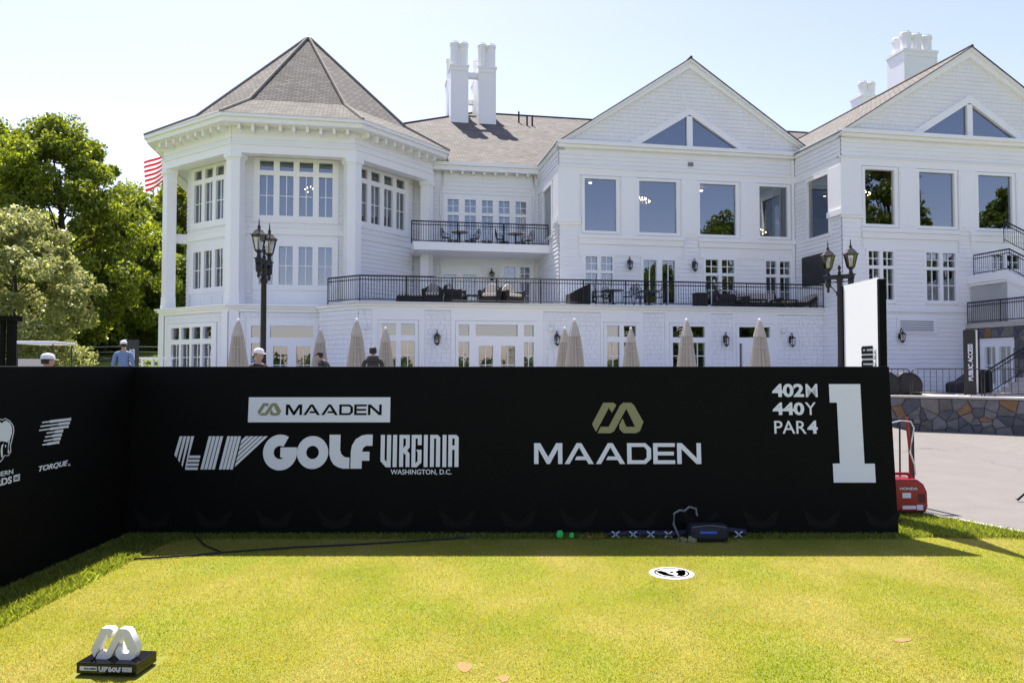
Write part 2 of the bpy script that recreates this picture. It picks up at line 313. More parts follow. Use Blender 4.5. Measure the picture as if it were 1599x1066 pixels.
# ------------------------------------------------------------------ clubhouse
PHI=R(10.3); OX,OY=2.19,34.85
def W(u,v,z=0): return (OX+u*math.cos(PHI)-v*math.sin(PHI), OY+u*math.sin(PHI)+v*math.cos(PHI), z)
CH=thing('clubhouse','large white clapboard clubhouse with octagonal corner tower, gables and black railings','building',(OX,OY,0),PHI)
GF=.7; ZT=4.42
def cells(x0,x1,z0,z1,ops):
    X=sorted({x0,x1,*[o[0] for o in ops],*[o[1] for o in ops]}); Z=sorted({z0,z1,*[o[2] for o in ops],*[o[3] for o in ops]})
    X=[x for x in X if x0<=x<=x1]; Z=[z for z in Z if z0<=z<=z1]; out=[]
    for a,b in zip(Z,Z[1:]):
        run=None
        for c,d in zip(X,X[1:]):
            mx,mz=(c+d)/2,(a+b)/2
            if any(o[0]<mx<o[1] and o[2]<mz<o[3] for o in ops):
                if run: out.append((*run,a,b)); run=None
            else: run=(run[0],d) if run else (c,d)
        if run: out.append((*run,a,b))
    return out
def lap(mb,x0,x1,z0,z1,sh=False,rs=random):
    def one(a,b): mb.add([(a,-.04,z0),(b,-.04,z0),(b,-.004,z1),(a,-.004,z1),(a,0,z0),(b,0,z0)],[(0,1,2,3),(4,5,1,0)])
    if not sh: one(x0,x1); return
    x=x0
    while x<x1-.02:
        e=min(x1,x+rs.uniform(.16,.36)); 
        if x1-e<.08: e=x1
        one(x+.006,e-.006); x=e
def siding(T,zs,ivf,parent,sh=False,row=.2):
    mb=MB(T); z=zs[0]
    while z<zs[1]-.01:
        z2=min(z+row,zs[1])
        for a,b in ivf(z,z2):
            if b-a>.03: lap(mb,a,b,z,z2,sh)
        z=z2
    return mb.build('siding',SID,parent,kind='stuff')
def minus(iv,holes):
    for h0,h1 in holes:
        n=[]
        for a,b in iv:
            if h1<=a or h0>=b: n.append((a,b))
            else:
                if h0>a: n.append((a,h0))
                if h1<b: n.append((h1,b))
        iv=n
    return iv
def wall(T,x0,x1,z0,z1,ops=(),nosid=(),sh=False,th=.3,sid=True):
    mb=MB(T)
    for a,b,c,d in cells(x0,x1,z0,z1,list(ops)): mb.box(a,b,.0,th,c,d)
    o=mb.build('wall',WHITE,CH); skip=list(ops)+list(nosid)
    if sid: siding(T,(z0,z1),lambda a,b:minus([(x0,x1)],[(s[0],s[1]) for s in skip if s[2]<b-.02 and s[3]>a+.02]),o,sh)
    return o
def window(T,box,sashes,name='window',proud=.065,parent=None,handle=None):
    """box = casing rect; sashes = (x0,x1,z0,z1,nx,nz) glass rects"""
    mb=MB(T); par=parent or CH
    for a,b,c,d in cells(*box,[s[:4] for s in sashes]): mb.box(a,b,-proud,.1,c,d)
    o=mb.build(name,TRIM,par); mu=MB(T); any_=False
    for x0,x1,z0,z1,nx,nz in sashes:
        MB(T).quad((x0,.05,z0),(x1,.05,z0),(x1,.05,z1),(x0,.05,z1)).build('pane',GLASS,o)
        for i in range(1,nx): x=x0+(x1-x0)*i/nx; mu.box(x-.018,x+.018,.012,.05,z0,z1); any_=True
        for i in range(1,nz):
            z=z0+(z1-z0)*i/nz; e=[x0+(x1-x0)*k/nx for k in range(nx+1)]
            for k in range(nx): mu.box(e[k]+(.018 if k else 0),e[k+1]-(.018 if k<nx-1 else 0),.012,.05,z-.018,z+.018); any_=True
    if any_: mu.build('muntin',TRIM,o)
    if handle: MB(T).tube([(handle[0],-proud-.01,handle[1]),(handle[0],-proud-.06,handle[1]),(handle[0]+.1,-proud-.06,handle[1])],.012,6).build('handle',mat('brass',(.5,.38,.2),.3,1),o)
    return o
def trim(T,*boxes,name='trim',m=None):
    mb=MB(T)
    for b in boxes: mb.box(*b)
    return mb.build(name,m or TRIM,CH)
def railing(pts,z,h=1.06,parent=None,zs=None,step=.115):
    """black metal railing along 2-D points (clubhouse frame)"""
    rb=MB(); bb=MB(); par=parent or CH
    zs=zs or [z]*len(pts)
    for i in range(len(pts)-1):
        a,b=Vector((*pts[i],zs[i])),Vector((*pts[i+1],zs[i+1])); d=b-a; L=Vector((d.x,d.y)).length; n=max(2,round(L/step)); t=d/L
        for zz,r in ((h,.032),(h-.16,.02),(.09,.02)): rb.tube([a+Vector((0,0,zz)),b+Vector((0,0,zz))],r,4)
        for k in range(1,n): p=a+d*k/n; bb.tube([p+Vector((0,0,.09)),p+Vector((0,0,h-.0))],.0115,4,False)
        m=max(1,round(L/1.9))
        for k in range(m+1): p=a+d*k/m; rb.tube([p+Vector((0,0,-.06)),p+Vector((0,0,h))],.026,4)
    o=rb.build('railing',BLACKM,par); bb.build('baluster',BLACKM,o,kind='stuff'); return o
# --- wing fronts
def wing(u0,u1,v,uc,zr,wins,low,ledges,right_end):
    T=(0,v,0); ops=[(a-.1,b+.1,8.0,10.62) for a,b in wins]; lops=[]
    for k,(a,b,kind) in enumerate(low): lops.append((a-.08,b+.08,4.6 if kind=='w' else ZT,6.93))
    no=[(u0,u1,10.65,11.02),(u0,u1,11.9,12.2)]+[(l0,l1,6.92,10.7) for l0,l1 in ledges]
    zb=ZT if v>-1 else GF
    o=wall(T,u0,u1,zb,12.2,ops+lops,no)
    trim(T,(u0-.06,u1,-.07,-.002,10.68,11.0),(u0-.1,u1,-.12,-.002,11.0,11.06),name='beam')
    trim(T,(u0-.1,u1,-.22,-.002,11.92,12.06),(u0-.15,u1,-.34,-.002,12.062,12.22),name='cornice')
    for l0,l1 in ledges: trim(T,(l0,l1,-.16,-.002,7.72,7.9),(l0+.04,l1-.04,-.1,-.002,7.45,7.718),(l0+.12,l1-.12,-.035,-.002,6.95,7.448),name='window_ledge')
    xs=[a for a,b in wins]+[b for a,b in wins]
    # pilasters between the big windows
    edges=sorted(wins); 
    for (a,b),(c,d) in zip(edges,edges[1:]): trim(T,(b+.24,c-.14,-.06,-.002,7.902,10.678),(b+.3,c-.2,-.085,-.06,8.05,10.5),name='pilaster')
    for a,b in wins: window(T,(a-.14,b+.14,7.95,10.66),[(a,b,8.08,10.53,1,1)])
    for a,b,kind in low:
        if kind=='w':
            m=(a+b)/2; g=.09
            window(T,(a-.13,b+.13,4.55,7.0),[(a,m-g,6.23,6.87,2,2),(m+g,b,6.23,6.87,2,2),(a,m-g,4.72,6.09,2,2),(m+g,b,4.72,6.09,2,2)])
        else:
            m=(a+b)/2
            window(T,(a-.13,b+.13,ZT+.01,6.95),[(a,m-.14,4.75,6.77,2,2),(m+.14,b,4.75,6.77,2,2)],'door',handle=(m+.03,5.4))
    # corner pilaster box at the free left corner
    trim(T,(u0-.08,u0+.95,-.08,-.002,8.72,10.678),(u0-.14,u0+1.0,-.14,-.002,8.45,8.718),(u0-.1,u0+.97,-.1,-.002,8.33,8.448),name='pilaster')
    MB((u0,v+4.6,-math.pi/2)).box(3.7,4.597,-.08,-.002,8.72,10.678).box(3.65,4.597,-.14,-.002,8.45,8.718).build('pilaster',TRIM,CH)
    # gable
    hw=uc-u0; k=(zr-12.2)/hw
    g=MB(T); tw=[(uc-2.62,12.22),(uc-.14,12.22),(uc-.14,13.72),(uc+.14,13.72),(uc+.14,12.22),(uc+2.62,12.22)]
    # triangular wall in strips around the window
    def tri(z): return max(0,(13.9-z)/1.68*2.75) if z<13.9 else 0
    zz=np.linspace(12.2,zr-.15,40)
    for a,b in zip(zz,zz[1:]):
        w0,w1=hw*(1-(a-12.2)/(zr-12.2)),hw*(1-(b-12.2)/(zr-12.2)); t0,t1=tri(a),tri(b)
        if t0>0:
            for s in (-1,1): g.quad((uc+s*w0,.04,a),(uc+s*t0,.04,a),(uc+s*t1,.04,b),(uc+s*w1,.04,b))
        else: g.quad((uc-w0,.04,a),(uc+w0,.04,a),(uc+w1,.04,b),(uc-w1,.04,b))
    go=g.build('gable',WHITE,CH)
    siding((0,v+.04,0),(12.22,zr-.3),lambda a,b:minus([(uc-hw*(1-(b-12.2)/(zr-12.2)),uc+hw*(1-(b-12.2)/(zr-12.2)))],[(uc-tri(a)-.02,uc+tri(a)+.02)] if tri(a)>0 else []),go,True,.19)
    # triangular window: frame and two panes
    fr=MB(T)
    for s in (-1,1):
        q=[(uc,14.2),(uc+s*3.2,12.22),(uc+s*2.62,12.22),(uc,13.84)]
        if s>0: q=q[::-1]
        fr.prismy(q,-.07,.12)
    fr.box(uc-.14,uc+.14,-.06,.12,12.22,13.76)
    fo=fr.build('gable_window',TRIM,CH)
    MB(T).add([(uc-2.62,.06,12.24),(uc-.14,.06,12.24),(uc-.14,.06,13.76)],[(0,1,2)]).build('pane',GLASS,fo)
    MB(T).add([(uc+.14,.06,12.24),(uc+2.62,.06,12.24),(uc+.14,.06,13.76)],[(0,1,2)]).build('pane',GLASS,fo)
    # rake boards
    for s in (-1,1):
        rk=MB(T); th=.42
        q=[(uc,zr-.02),(uc+s*(hw+.15),12.2-.15*k),(uc+s*(hw+.15),12.2-.15*k-.16),(uc+s*(hw-.2),12.2-.05),(uc,zr-th)]
        if s>0: q=q[::-1]
        rk.prismy(q,-.14,.06); q2=[(uc,zr+.02),(uc+s*(hw+.17),12.22-.15*k),(uc+s*(hw+.17),12.08-.15*k),(uc,zr-.13)]
        if s>0: q2=q2[::-1]
        rk.prismy(q2,-.26,-.142); rk.build('rake_board',TRIM,CH)
    # roof planes
    for s in (-1,1):
        rf=MB(T); e=hw+.18; L=math.hypot(e,e*k); ze=zr-e*k; vb=16-v
        A,B,C,D=(uc+s*e,-.3,ze+.04),(uc,-.3,zr+.04),(uc,vb,zr+.04),(uc+s*e,vb,ze+.04)
        uv=[(0,0),(0,L),(vb,L),(vb,0)]
        if s>0: rf.quad(A,D,C,B,[uv[0],uv[3],uv[2],uv[1]])
        else: rf.quad(A,B,C,D,uv)
        A2,B2,C2,D2=[(p[0],p[1],p[2]-.05) for p in (A,B,C,D)]
        rf.quad(A2,D2,C2,B2); rf.quad(A,B,B2,A2); rf.quad(A,A2,D2,D); 
        rf.build('roof',SHING,CH)
    cap=MB(T); cap.tube([(uc,-.3,zr+.05),(uc,16-v,zr+.05)],.07,6); cap.build('ridge_cap',SHING,CH)
wing(0,11.9,0,6.45,16.5,[(1.21,2.75),(3.88,5.75),(6.93,8.79),(10.02,11.51)],[(1.25,2.55,'w'),(4.07,5.65,'d'),(7.2,8.68,'w'),(10.33,11.61,'w')],[(.88,6.12),(6.82,11.88)],False)
wing(11.9,25,-3.83,18.43,16.35,[(13.02,14.49),(15.74,17.54),(18.79,20.57),(21.6,23.3)],[(13.15,14.38,'w'),(16.04,17.53,'w'),(19.4,20.9,'w')],[(12.8,17.75),(18.3,24)],True)
# returns (side walls) of the two wings, facing left
def ret(u,vb,vf,zb,ops=[]):
    T=(u,vb,-math.pi/2); L=vb-vf
    o=wall(T,0,L,zb,12.2,ops,[(0,L,10.66,11.03),(0,L,11.9,12.2)])
    trim(T,(0,L+.06,-.06,-.002,10.68,11.0),name='beam'); trim(T,(0,L+.1,-.1,-.002,11.92,12.06),(0,L+.12,-.15,-.002,12.062,12.22),name='cornice')
    return T
T=ret(0,4.6,0,ZT,[(1.2,3.3,8.0,10.62)]); window(T,(1.15,3.35,7.95,10.66),[(1.3,3.2,8.08,10.53,1,1)])
T=ret(11.9,0,-3.83,GF,[(1.1,3.0,7.7,10.62)]); window(T,(1.05,3.05,7.65,10.66),[(1.2,2.9,7.8,10.5,1,1)])
MB(T).box(.85,2.75,-.16,-.03,5.55,6.95).box(1.6,2.0,-.03,0.0,6.1,6.4).build('television',BLACKM,CH,bevel=.02)
# wing two basement band and louvres
trim((0,-3.83,0),(11.9,18.3,-.09,-.042,4.18,4.34),name='belt_course')
for a,b in ((13.1,13.9),(14.65,16.35)):
    lo=trim((0,-3.83,0),(a-.15,b+.15,-.075,-.042,3.2,3.3),(a-.15,b+.15,-.075,-.042,3.78,3.9),(a-.15,a,-.075,-.042,3.3,3.78),(b,b+.15,-.075,-.042,3.3,3.78),name='louvre')
    MB((0,-3.83,0)).box(a,b,-.05,-.042,3.3,3.78).build('backing',mat('louvre_dark',(.02,.02,.02),.8),lo)
    for k in range(5): MB((0,-3.83,0)).add([(a,-.072,3.32+k*.092),(b,-.072,3.32+k*.092),(b,-.051,3.36+k*.092),(a,-.051,3.36+k*.092),(a,-.072,3.335+k*.092),(b,-.072,3.335+k*.092),(b,-.051,3.375+k*.092),(a,-.051,3.375+k*.092)],[(0,1,5,4),(4,5,6,7),(0,3,2,1)]).build('slat',TRIM,lo)
# --- recessed middle part with balcony
T=(0,4.6,0); U6=[(-4.75+.885*k,-4.19+.885*k) for k in range(6)]
wall(T,-8,0,ZT,12.1,[(-4.85,-.48,7.75,10.45),(-5.2,-3.1,ZT,6.75),(-1.95,-.4,4.7,7.0)],[(-8,0,11.5,12.1),(-8,0,7.3,7.7)])
window(T,(-4.95,-.38,7.7,10.56),[(a,b,9.66,10.32,2,2) for a,b in U6]+[(a,b,7.95,9.5,2,2) for a,b in U6])
window(T,(-5.3,-3.0,ZT+.01,6.85),[(-4.95,-4.3,4.8,6.45,1,3),(-3.95,-3.3,4.8,6.45,1,3)],'door',handle=(-4.1,5.4))
window(T,(-2.05,-.3,4.6,7.08),[(-1.82,-1.22,6.25,6.9,2,2),(-1.0,-.46,6.25,6.9,2,2),(-1.82,-1.22,4.75,6.1,2,2),(-1.0,-.46,4.75,6.1,2,2)])
trim(T,(-6,-.02,-.5,-.3,11.72,11.95),(-6,-.02,-.62,-.28,11.952,12.12),name='gutter'); trim(T,(-6,0,-.3,.0,11.9,11.94),name='soffit')
br=MB().box(-.06,.06,-.34,0,-.3,0).build('bracket',TRIM,CH); br.location=(-4.6,4.57,11.9)
for k in range(1,9): inst(br,CH,(-4.6+.57*k,4.57,11.9))
trim((0,0,0),(-6.6,0,2.0,4.598,7.3,7.62),(-6.6,0,1.94,2.0,7.28,7.66),name='balcony')
railing([(-6.7,2.05),(-.05,2.05)],7.64,1.02)
for x in (-5.0,-.25): MB((0,4.6,0)).tube([(x,-.06,11.7),(x,-.1,11.0),(x-.12 if x<-1 else x,-.06,10.7),(x-.12 if x<-1 else x,-.06,ZT)],.05,8).build('downspout',TRIM,CH,True)
MB((0,0,0)).box(11.72,11.84,-.13,-.03,4.5,11.9).build('downspout',TRIM,CH)
# main roof
mr=MB(); k=.53; L=math.hypot(13.65,7.23)
mr.quad((-15.35,4.05,12.1),(25,4.05,12.1),(25,17.7,19.33),(-1.7,17.7,19.33),[(-15.35,0),(25,0),(25,L),(-1.7,L)])
mr.quad((25,31.35,12.1),(-15.35,31.35,12.1),(-1.7,17.7,19.33),(25,17.7,19.33),[(25,0),(-15.35,0),(-1.7,L),(25,L)])
mr.add([(-15.35,31.35,12.1),(-15.35,4.05,12.1),(-1.7,17.7,19.33)],[(0,1,2)],[[(20,0),(4,0),(12,L)]]); mo=mr.build('roof',SHING,CH)
MB().tube([(-15.35,4.05,12.13),(-1.7,17.7,19.36),(25,17.7,19.36)],.07,6).build('ridge_cap',SHING,mo)
for u,v,h in ((1.0,15.2,.75),(1.4,14.4,.65),(1.75,14.4,.65)): MB().tube([(u,v,12.1+k*(v-4.05)-.1),(u,v,12.1+k*(v-4.05)+h)],.06,8).build('vent_pipe',BLACKM,mo)
# chimneys
def stack(u,v,w,d,zb,zc,pots):
    mb=MB(); mb.box(u,u+w,v,v+d,zb,zc-.14).box(u-.06,u+w+.06,v-.06,v+d+.06,zc-.14,zc)
    for a,b in ((0.1,w-.1),): mb.box(u+.0,u+.1,v-.03,v,zb,zc-.14).box(u+w-.1,u+w,v-.03,v,zb,zc-.14).box(u+.1,u+w-.1,v-.03,v,zc-.4,zc-.14)
    c=mb.build('chimney',TRIM,CH)
    for px,py,r,zt in pots: MB().lathe([(r,zc),(r,zt-.34),(r*1.14,zt-.28),(r*1.14,zt-.1),(r*.9,zt-.05),(r*.86,zt)],8,(px,py),ph=math.pi/8).build('chimney_pot',TRIM,c)
    return c
for v in (14.2,16.8):
    for u in (-3.66,-1.85): stack(u,v,1.14,1.15,15.6,21.25,[(u+.28,v+.35,.3,22.85),(u+.86,v+.35,.3,22.85)])
trim((0,0,0),(-2.52,-1.85,14.5,14.8,20.55,20.9),name='chimney_tie'); trim((0,0,0),(-2.52,-1.85,17.0,17.3,19.7,20.0),name='chimney_tie')
stack(20.45,3.0,2.1,1.4,12,19.42,[(20.85,3.35,.3,20.5),(21.5,3.35,.3,20.45),(22.15,3.35,.3,20.4),(20.85,4.0,.3,20.45)])
stack(24.2,12,1.6,1.2,13,20.3,[(24.5,12.3,.3,21.3),(25.1,12.3,.3,21.3)])
# --- octagonal tower
TC=(-11.9,6.5); RI=6.4
def octT(r,i):   # frame of face i: 0 front, 1 right-front, -1 left-front ...
    a=i*math.pi/4; h=r*math.tan(math.pi/8)
    n=(math.sin(a),-math.cos(a)); t=(math.cos(a),math.sin(a))
    return (TC[0]+n[0]*r-t[0]*h, TC[1]+n[1]*r-t[1]*h, a), 2*h
def octp(r): 
    h=r/math.cos(math.pi/8); return [(TC[0]+h*math.sin(math.pi/8+i*math.pi/4),TC[1]-h*math.cos(math.pi/8+i*math.pi/4)) for i in range(8)]
rw=RI-1.05
for i in range(-3,5):
    T,L=octT(rw,i); c=L/2; S=[(c-1.587+.857*k,c-.987+.857*k) for k in range(4)]
    front=i in (-1,0,1,-2,2)
    if front:
        wall(T,0,L,ZT,11.3,[(c-1.75,c+1.75,8.4,11.05),(c-1.75,c+1.75,5.3,7.3)] if i!=1 else [(c-1.75,c+1.75,8.4,11.05)],[(0,L,7.6,8.1),(c-1.9,c+1.9,ZT,7.6)] if i!=1 else [(0,L,7.75,8.1)])
        window(T,(c-1.85,c+1.85,8.2,11.1),[(a,b,10.52,10.96,1,1) for a,b in S]+[(a,b,8.5,10.3,2,2) for a,b in S])
        if i!=1:
            window(T,(c-1.85,c+1.85,5.15,7.55),[(a,b,5.4,7.12,2,2) for a,b in S])
            pn=[(c-1.85,c+1.85,-.03,-.002,ZT,5.148)]+[(c-1.7+.86*k,c-1.0+.86*k,-.05,-.03,4.6,5.0) for k in range(4)]
            trim(T,*pn,name='apron_panel')
        trim(T,(-.02,L+.02,-.06,-.002,7.66,8.06),(-.04,L+.04,-.1,-.06,7.96,8.06),name='spandrel')
    else: wall(T,0,L,GF,12.2,sid=False)
    # ground storey
    T2,L2=octT(RI,i); c=L2/2
    if i in (-1,-2):
        s4=[(c-1.6+.82*k,c-.96+.82*k) for k in range(4)]
        wall(T2,0,L2,GF,ZT-.3,[(c-1.7,c+1.7,.9,3.6)],[(c-1.9,c+1.9,GF,3.7),(0,.45,GF,4.2),(L2-.45,L2,GF,4.2)],True)
        window(T2,(c-1.85,c+1.85,.85,3.68),[(a,b,2.97,3.5,1,1) for a,b in s4]+[(a,b,1.0,2.74,2,3) for a,b in s4])
        trim(T2,(0.0,.42,-.065,-.042,GF,4.1),name='corner_board'); trim(T2,(L2-.42,L2,-.065,-.042,GF,4.1),name='corner_board')
    elif i==0:
        wall(T2,0,L2,GF,ZT-.3,[(c-1.75,c+1.75,GF,3.6)],[(c-1.95,c+1.95,GF,3.8),(0,.45,GF,4.2)],True)
        window(T2,(c-1.9,c+1.9,GF+.01,3.75),[(c-1.72,c-1.15,3.0,3.5,1,1),(c-.93,c+.87,3.0,3.5,1,1),(c+1.1,c+1.67,3.0,3.5,1,1),(c-1.72,c-1.15,1.0,2.75,2,2),(c+1.1,c+1.67,1.0,2.75,2,2),(c-.8,c-.2,1.0,2.62,2,2),(c+.16,c+.76,1.0,2.62,2,2)],'door',handle=(c-.02,1.7))
        trim(T2,(0.0,.42,-.065,-.042,GF,4.1),name='corner_board')
    elif i==1: wall(T2,0,L2,GF,ZT-.3,(),(),True)
    else: wall(T2,0,L2,GF,ZT-.3,sid=False)
# ledge, floors, beam, soffit, frieze as octagon rings
def ring(r0,r1,z0,z1,name,m=TRIM):
    A,B=octp(r0),octp(r1); mb=MB(); n=8
    mb.add([(*p,z0) for p in A]+[(*p,z0) for p in B]+[(*p,z1) for p in A]+[(*p,z1) for p in B],
      [f for i in range(n) for j in [(i+1)%n] for f in ((n+i,n+j,3*n+j,3*n+i),(j,i,2*n+i,2*n+j),(2*n+i,3*n+i,3*n+j,2*n+j),(i,j,n+j,n+i))]); return mb.build(name,m,CH)
ring(5.0,RI+.05,4.1,4.24,'ledge'); ring(5.0,RI+.14,4.242,4.34,'ledge'); ring(5.0,RI+.24,4.342,ZT,'ledge')
ring(RI-.5,RI,11.0,11.35,'beam'); ring(RI-.52,RI+.05,11.352,11.42,'beam'); ring(5.2,RI-.5,11.12,11.2,'porch_ceiling')
ring(RI-.45,RI-.06,11.422,12.2,'frieze'); ring(RI-.1,RI+.62,12.16,12.2,'soffit'); ring(RI+.45,RI+.62,12.201,12.36,'fascia'); ring(RI+.5,RI+.74,12.362,12.52,'gutter')
for i in (-2,-1,0,1,2):
    T,L=octT(RI-.06,i); siding(T,(11.44,12.16),lambda a,b:[(0,L)],CH)
    T,L=octT(RI-.06,i)
    for k in range(9):
        b=inst(br,CH); a=T[2]; x=.35+(L-.7)*k/8; b.location=(T[0]+x*math.cos(a),T[1]+x*math.sin(a),12.16); b.rotation_euler=(0,0,a); b.scale=(1,1.3,1 if k in (1,6) else .75)
for i in range(8):
    p=octp(RI-.02)[i]; q0,q1=octp(RI-.02)[i-1],octp(RI-.02)[(i+1)%8]
    if p[1]>10.5: continue
    def colpoly(r,w,d):
        P=octp(r)[i]; A=octp(r)[i-1]; B=octp(r)[(i+1)%8]
        a=(Vector(A)-Vector(P)).normalized(); b=(Vector(B)-Vector(P)).normalized(); c=(Vector(TC)-Vector(P)).normalized()
        P=Vector(P); return [tuple(P+a*w),tuple(P),tuple(P+b*w),tuple(P+b*w+c*d),tuple(P+a*w+c*d)]
    mb=MB()
    for r,w_,d_,z0,z1 in ((RI-.04,.36,.42,5.0,10.72),(RI+.0,.42,.46,ZT,4.62),(RI-.02,.39,.44,4.62,5.0),(RI-.01,.4,.46,10.72,10.8),(RI+.04,.46,.5,10.8,10.999)): mb.prism(colpoly(r,w_,d_),z0,z1)
    mb.build('column',TRIM,CH)
    Pc=Vector(octp(RI-.3)[i]); Pw=Vector(octp(rw-.05)[i]); d=(Pw-Pc); a=math.atan2(d.y,d.x)
    MB((Pc.x,Pc.y,a)).box(0,d.length,-.14,.14,7.6,8.02).build('tie_beam',TRIM,CH)
# tower roof
tr=MB(); hipm=MB()
for i in range(8):
    for (r0,z0),(r1,z1) in (((RI+.76,12.5),(5.05,13.8)),((5.05,13.8),(.05,18.95))):
        A,B=octp(r0),octp(r1); j=(i+1)%8; w0=r0*math.tan(math.pi/8); w1=r1*math.tan(math.pi/8); s0=math.hypot(r0,z0)*0; L0=math.hypot(RI+.76-r0,z0-12.5); L1=L0+math.hypot(r0-r1,z1-z0)
        tr.quad((*A[i],z0),(*A[j],z0),(*B[j],z1),(*B[i],z1),[(-w0+i*3.3,L0),(w0+i*3.3,L0),(w1+i*3.3,L1),(-w1+i*3.3,L1)])
    hipm.tube([(*octp(RI+.74)[i],12.53),(*octp(5.05)[i],13.83),(*octp(.06)[i],18.97)],.075,6)
to=tr.build('roof',SHING,CH); hipm.build('hip_cap',mat('hip_shingle',(.24,.215,.18),.9,var=.25,vscale=3,bump=.5,bscale=20),to)
MB().lathe([(.16,18.85),(.2,18.95),(.1,19.05),(.03,19.15)],8,TC).build('finial',TRIM,to)
MB().tube([(-18.3,4.6,12.45),(-18.3,4.6,12.95)],.03,6).lathe([(.03,12.93),(.09,12.98),(.09,13.05),(.02,13.1)],8,(-18.3,4.6)).build('antenna',BLACKM,to)
# --- terrace storey
T=(0,-2.3,0); TL=-9.05; gops=[]; 
wins=[(-8.11,-6.75,'w2'),(1.54,2.87,'w2'),(4.56,6.08,'w1')]
ops=[(-8.2,-6.65,.9,3.6),(1.45,2.95,.9,3.6),(4.47,6.17,.9,3.6),(-5.0,-1.64,GF,3.6),(7.62,9.32,GF,3.6)]
panels=[(-8.5,-6.35),(-5.25,-1.3),(1.25,3.2),(4.2,6.4),(7.4,9.6)]
wall(T,TL,11.9,GF,4.12,ops,[(a,b,GF,4.12) for a,b in panels],True)
for a,b in panels:
    o=[x for x in ops if a<x[0]<b][0]; mb=MB(T)
    for c in cells(a,b,GF,4.1,[(o[0]-.06,o[1]+.06,GF,3.68)]): mb.box(c[0],c[1],-.05,-.002,c[2],c[3])
    mb.build('window_surround',TRIM,CH)
def two(a,b,wide):
    m=(a+b)/2; g=.1; top=[(a,b,3.04,3.52,1,1)] if wide else [(a,m-g,3.04,3.52,1,1),(m+g,b,3.04,3.52,1,1)]
    window(T,(a-.14,b+.14,.85,3.66),top+[(a,m-g,1.05,2.8,2,3),(m+g,b,1.05,2.8,2,3)],proud=.075)
two(-8.11,-6.75,0); two(1.54,2.87,0); two(4.56,6.08,1)
window(T,(-5.05,-1.58,GF+.01,3.66),[(-4.93,-4.48,3.03,3.51,1,1),(-4.21,-2.41,3.03,3.51,1,1),(-2.14,-1.71,3.03,3.51,1,1),(-4.93,-4.48,1.0,2.78,2,3),(-2.14,-1.71,1.0,2.78,2,3),(-4.08,-3.47,1.0,2.62,2,2),(-3.13,-2.52,1.0,2.62,2,2)],'door',proud=.075,handle=(-3.3,1.7))
window(T,(7.57,9.37,GF+.01,3.66),[(7.71,9.23,3.05,3.52,1,1),(7.72,7.86,1.0,2.78,1,1),(8.35,8.9,1.0,2.62,1,2)],'door',proud=.075,handle=(8.2,1.7))
chm=[(TL,-2.3),(-10.9,-.2)]
Tc=(-10.75,-.15,math.atan2(-2.15,1.7)); Lc=math.hypot(2.15,1.7)
wall(Tc,0,Lc,GF,4.12,(),(),True)
deck=[(TL-.15,-2.54),(11.9,-2.54),(11.9,4.6),(-8.2,4.6),(-10.9,0)]
MB().prism([(TL,-2.36),(11.9,-2.36),(11.9,4.6),(-8.2,4.6),(-10.8,-.1)],4.1,4.24).build('cornice',TRIM,CH)
MB().prism([(TL-.06,-2.45),(11.9,-2.45),(11.9,4.6),(-8.2,4.6),(-10.9,-.12)],4.242,4.34).build('cornice',TRIM,CH)
MB().prism(deck,4.342,ZT).build('terrace_deck',mat('deck_white',(.7,.69,.67),.6,var=.05),CH)
railing([(-10.35,-1.05),(TL+.05,-2.42),(11.85,-2.42)],ZT,1.06)
# interior floors and back walls (dark rooms behind the glass)
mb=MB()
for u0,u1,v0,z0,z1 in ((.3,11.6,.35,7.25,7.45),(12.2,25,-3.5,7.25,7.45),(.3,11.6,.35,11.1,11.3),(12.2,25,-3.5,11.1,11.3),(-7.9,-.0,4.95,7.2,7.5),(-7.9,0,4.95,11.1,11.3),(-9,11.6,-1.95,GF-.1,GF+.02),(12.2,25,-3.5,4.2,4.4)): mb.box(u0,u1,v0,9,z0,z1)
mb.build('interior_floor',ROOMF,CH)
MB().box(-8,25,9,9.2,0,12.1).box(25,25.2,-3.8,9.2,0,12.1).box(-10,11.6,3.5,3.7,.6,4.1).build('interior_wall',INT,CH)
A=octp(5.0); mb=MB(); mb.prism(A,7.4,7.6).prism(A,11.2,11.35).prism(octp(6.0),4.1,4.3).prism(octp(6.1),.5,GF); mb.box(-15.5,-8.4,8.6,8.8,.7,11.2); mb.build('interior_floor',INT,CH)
# curtains in the tower and hall windows
CURT=mat('grey_curtain',(.35,.35,.36),.9)
for T_,xs_,z0,z1 in ((octT(rw,-1)[0],(.8,1.6),8.4,11),(octT(rw,1)[0],(1.0,3.4),8.4,11),((0,0,0),(10.9,11.4),7.5,10.6),((0,-2.3,0),(-2.0,-1.75),.8,2.8),((0,-3.83,0),(16.1,17.5),4.5,5.6)):
    mb=MB(T_); x=xs_[0]; n=14
    P_=[(x+(xs_[1]-x)*i/n,.35+.06*(i%2)) for i in range(n+1)]
    for a,b in zip(P_,P_[1:]): mb.quad((*a,z0),(*b,z0),(*b,z1),(*a,z1))
    mb.build('curtain',CURT,CH)
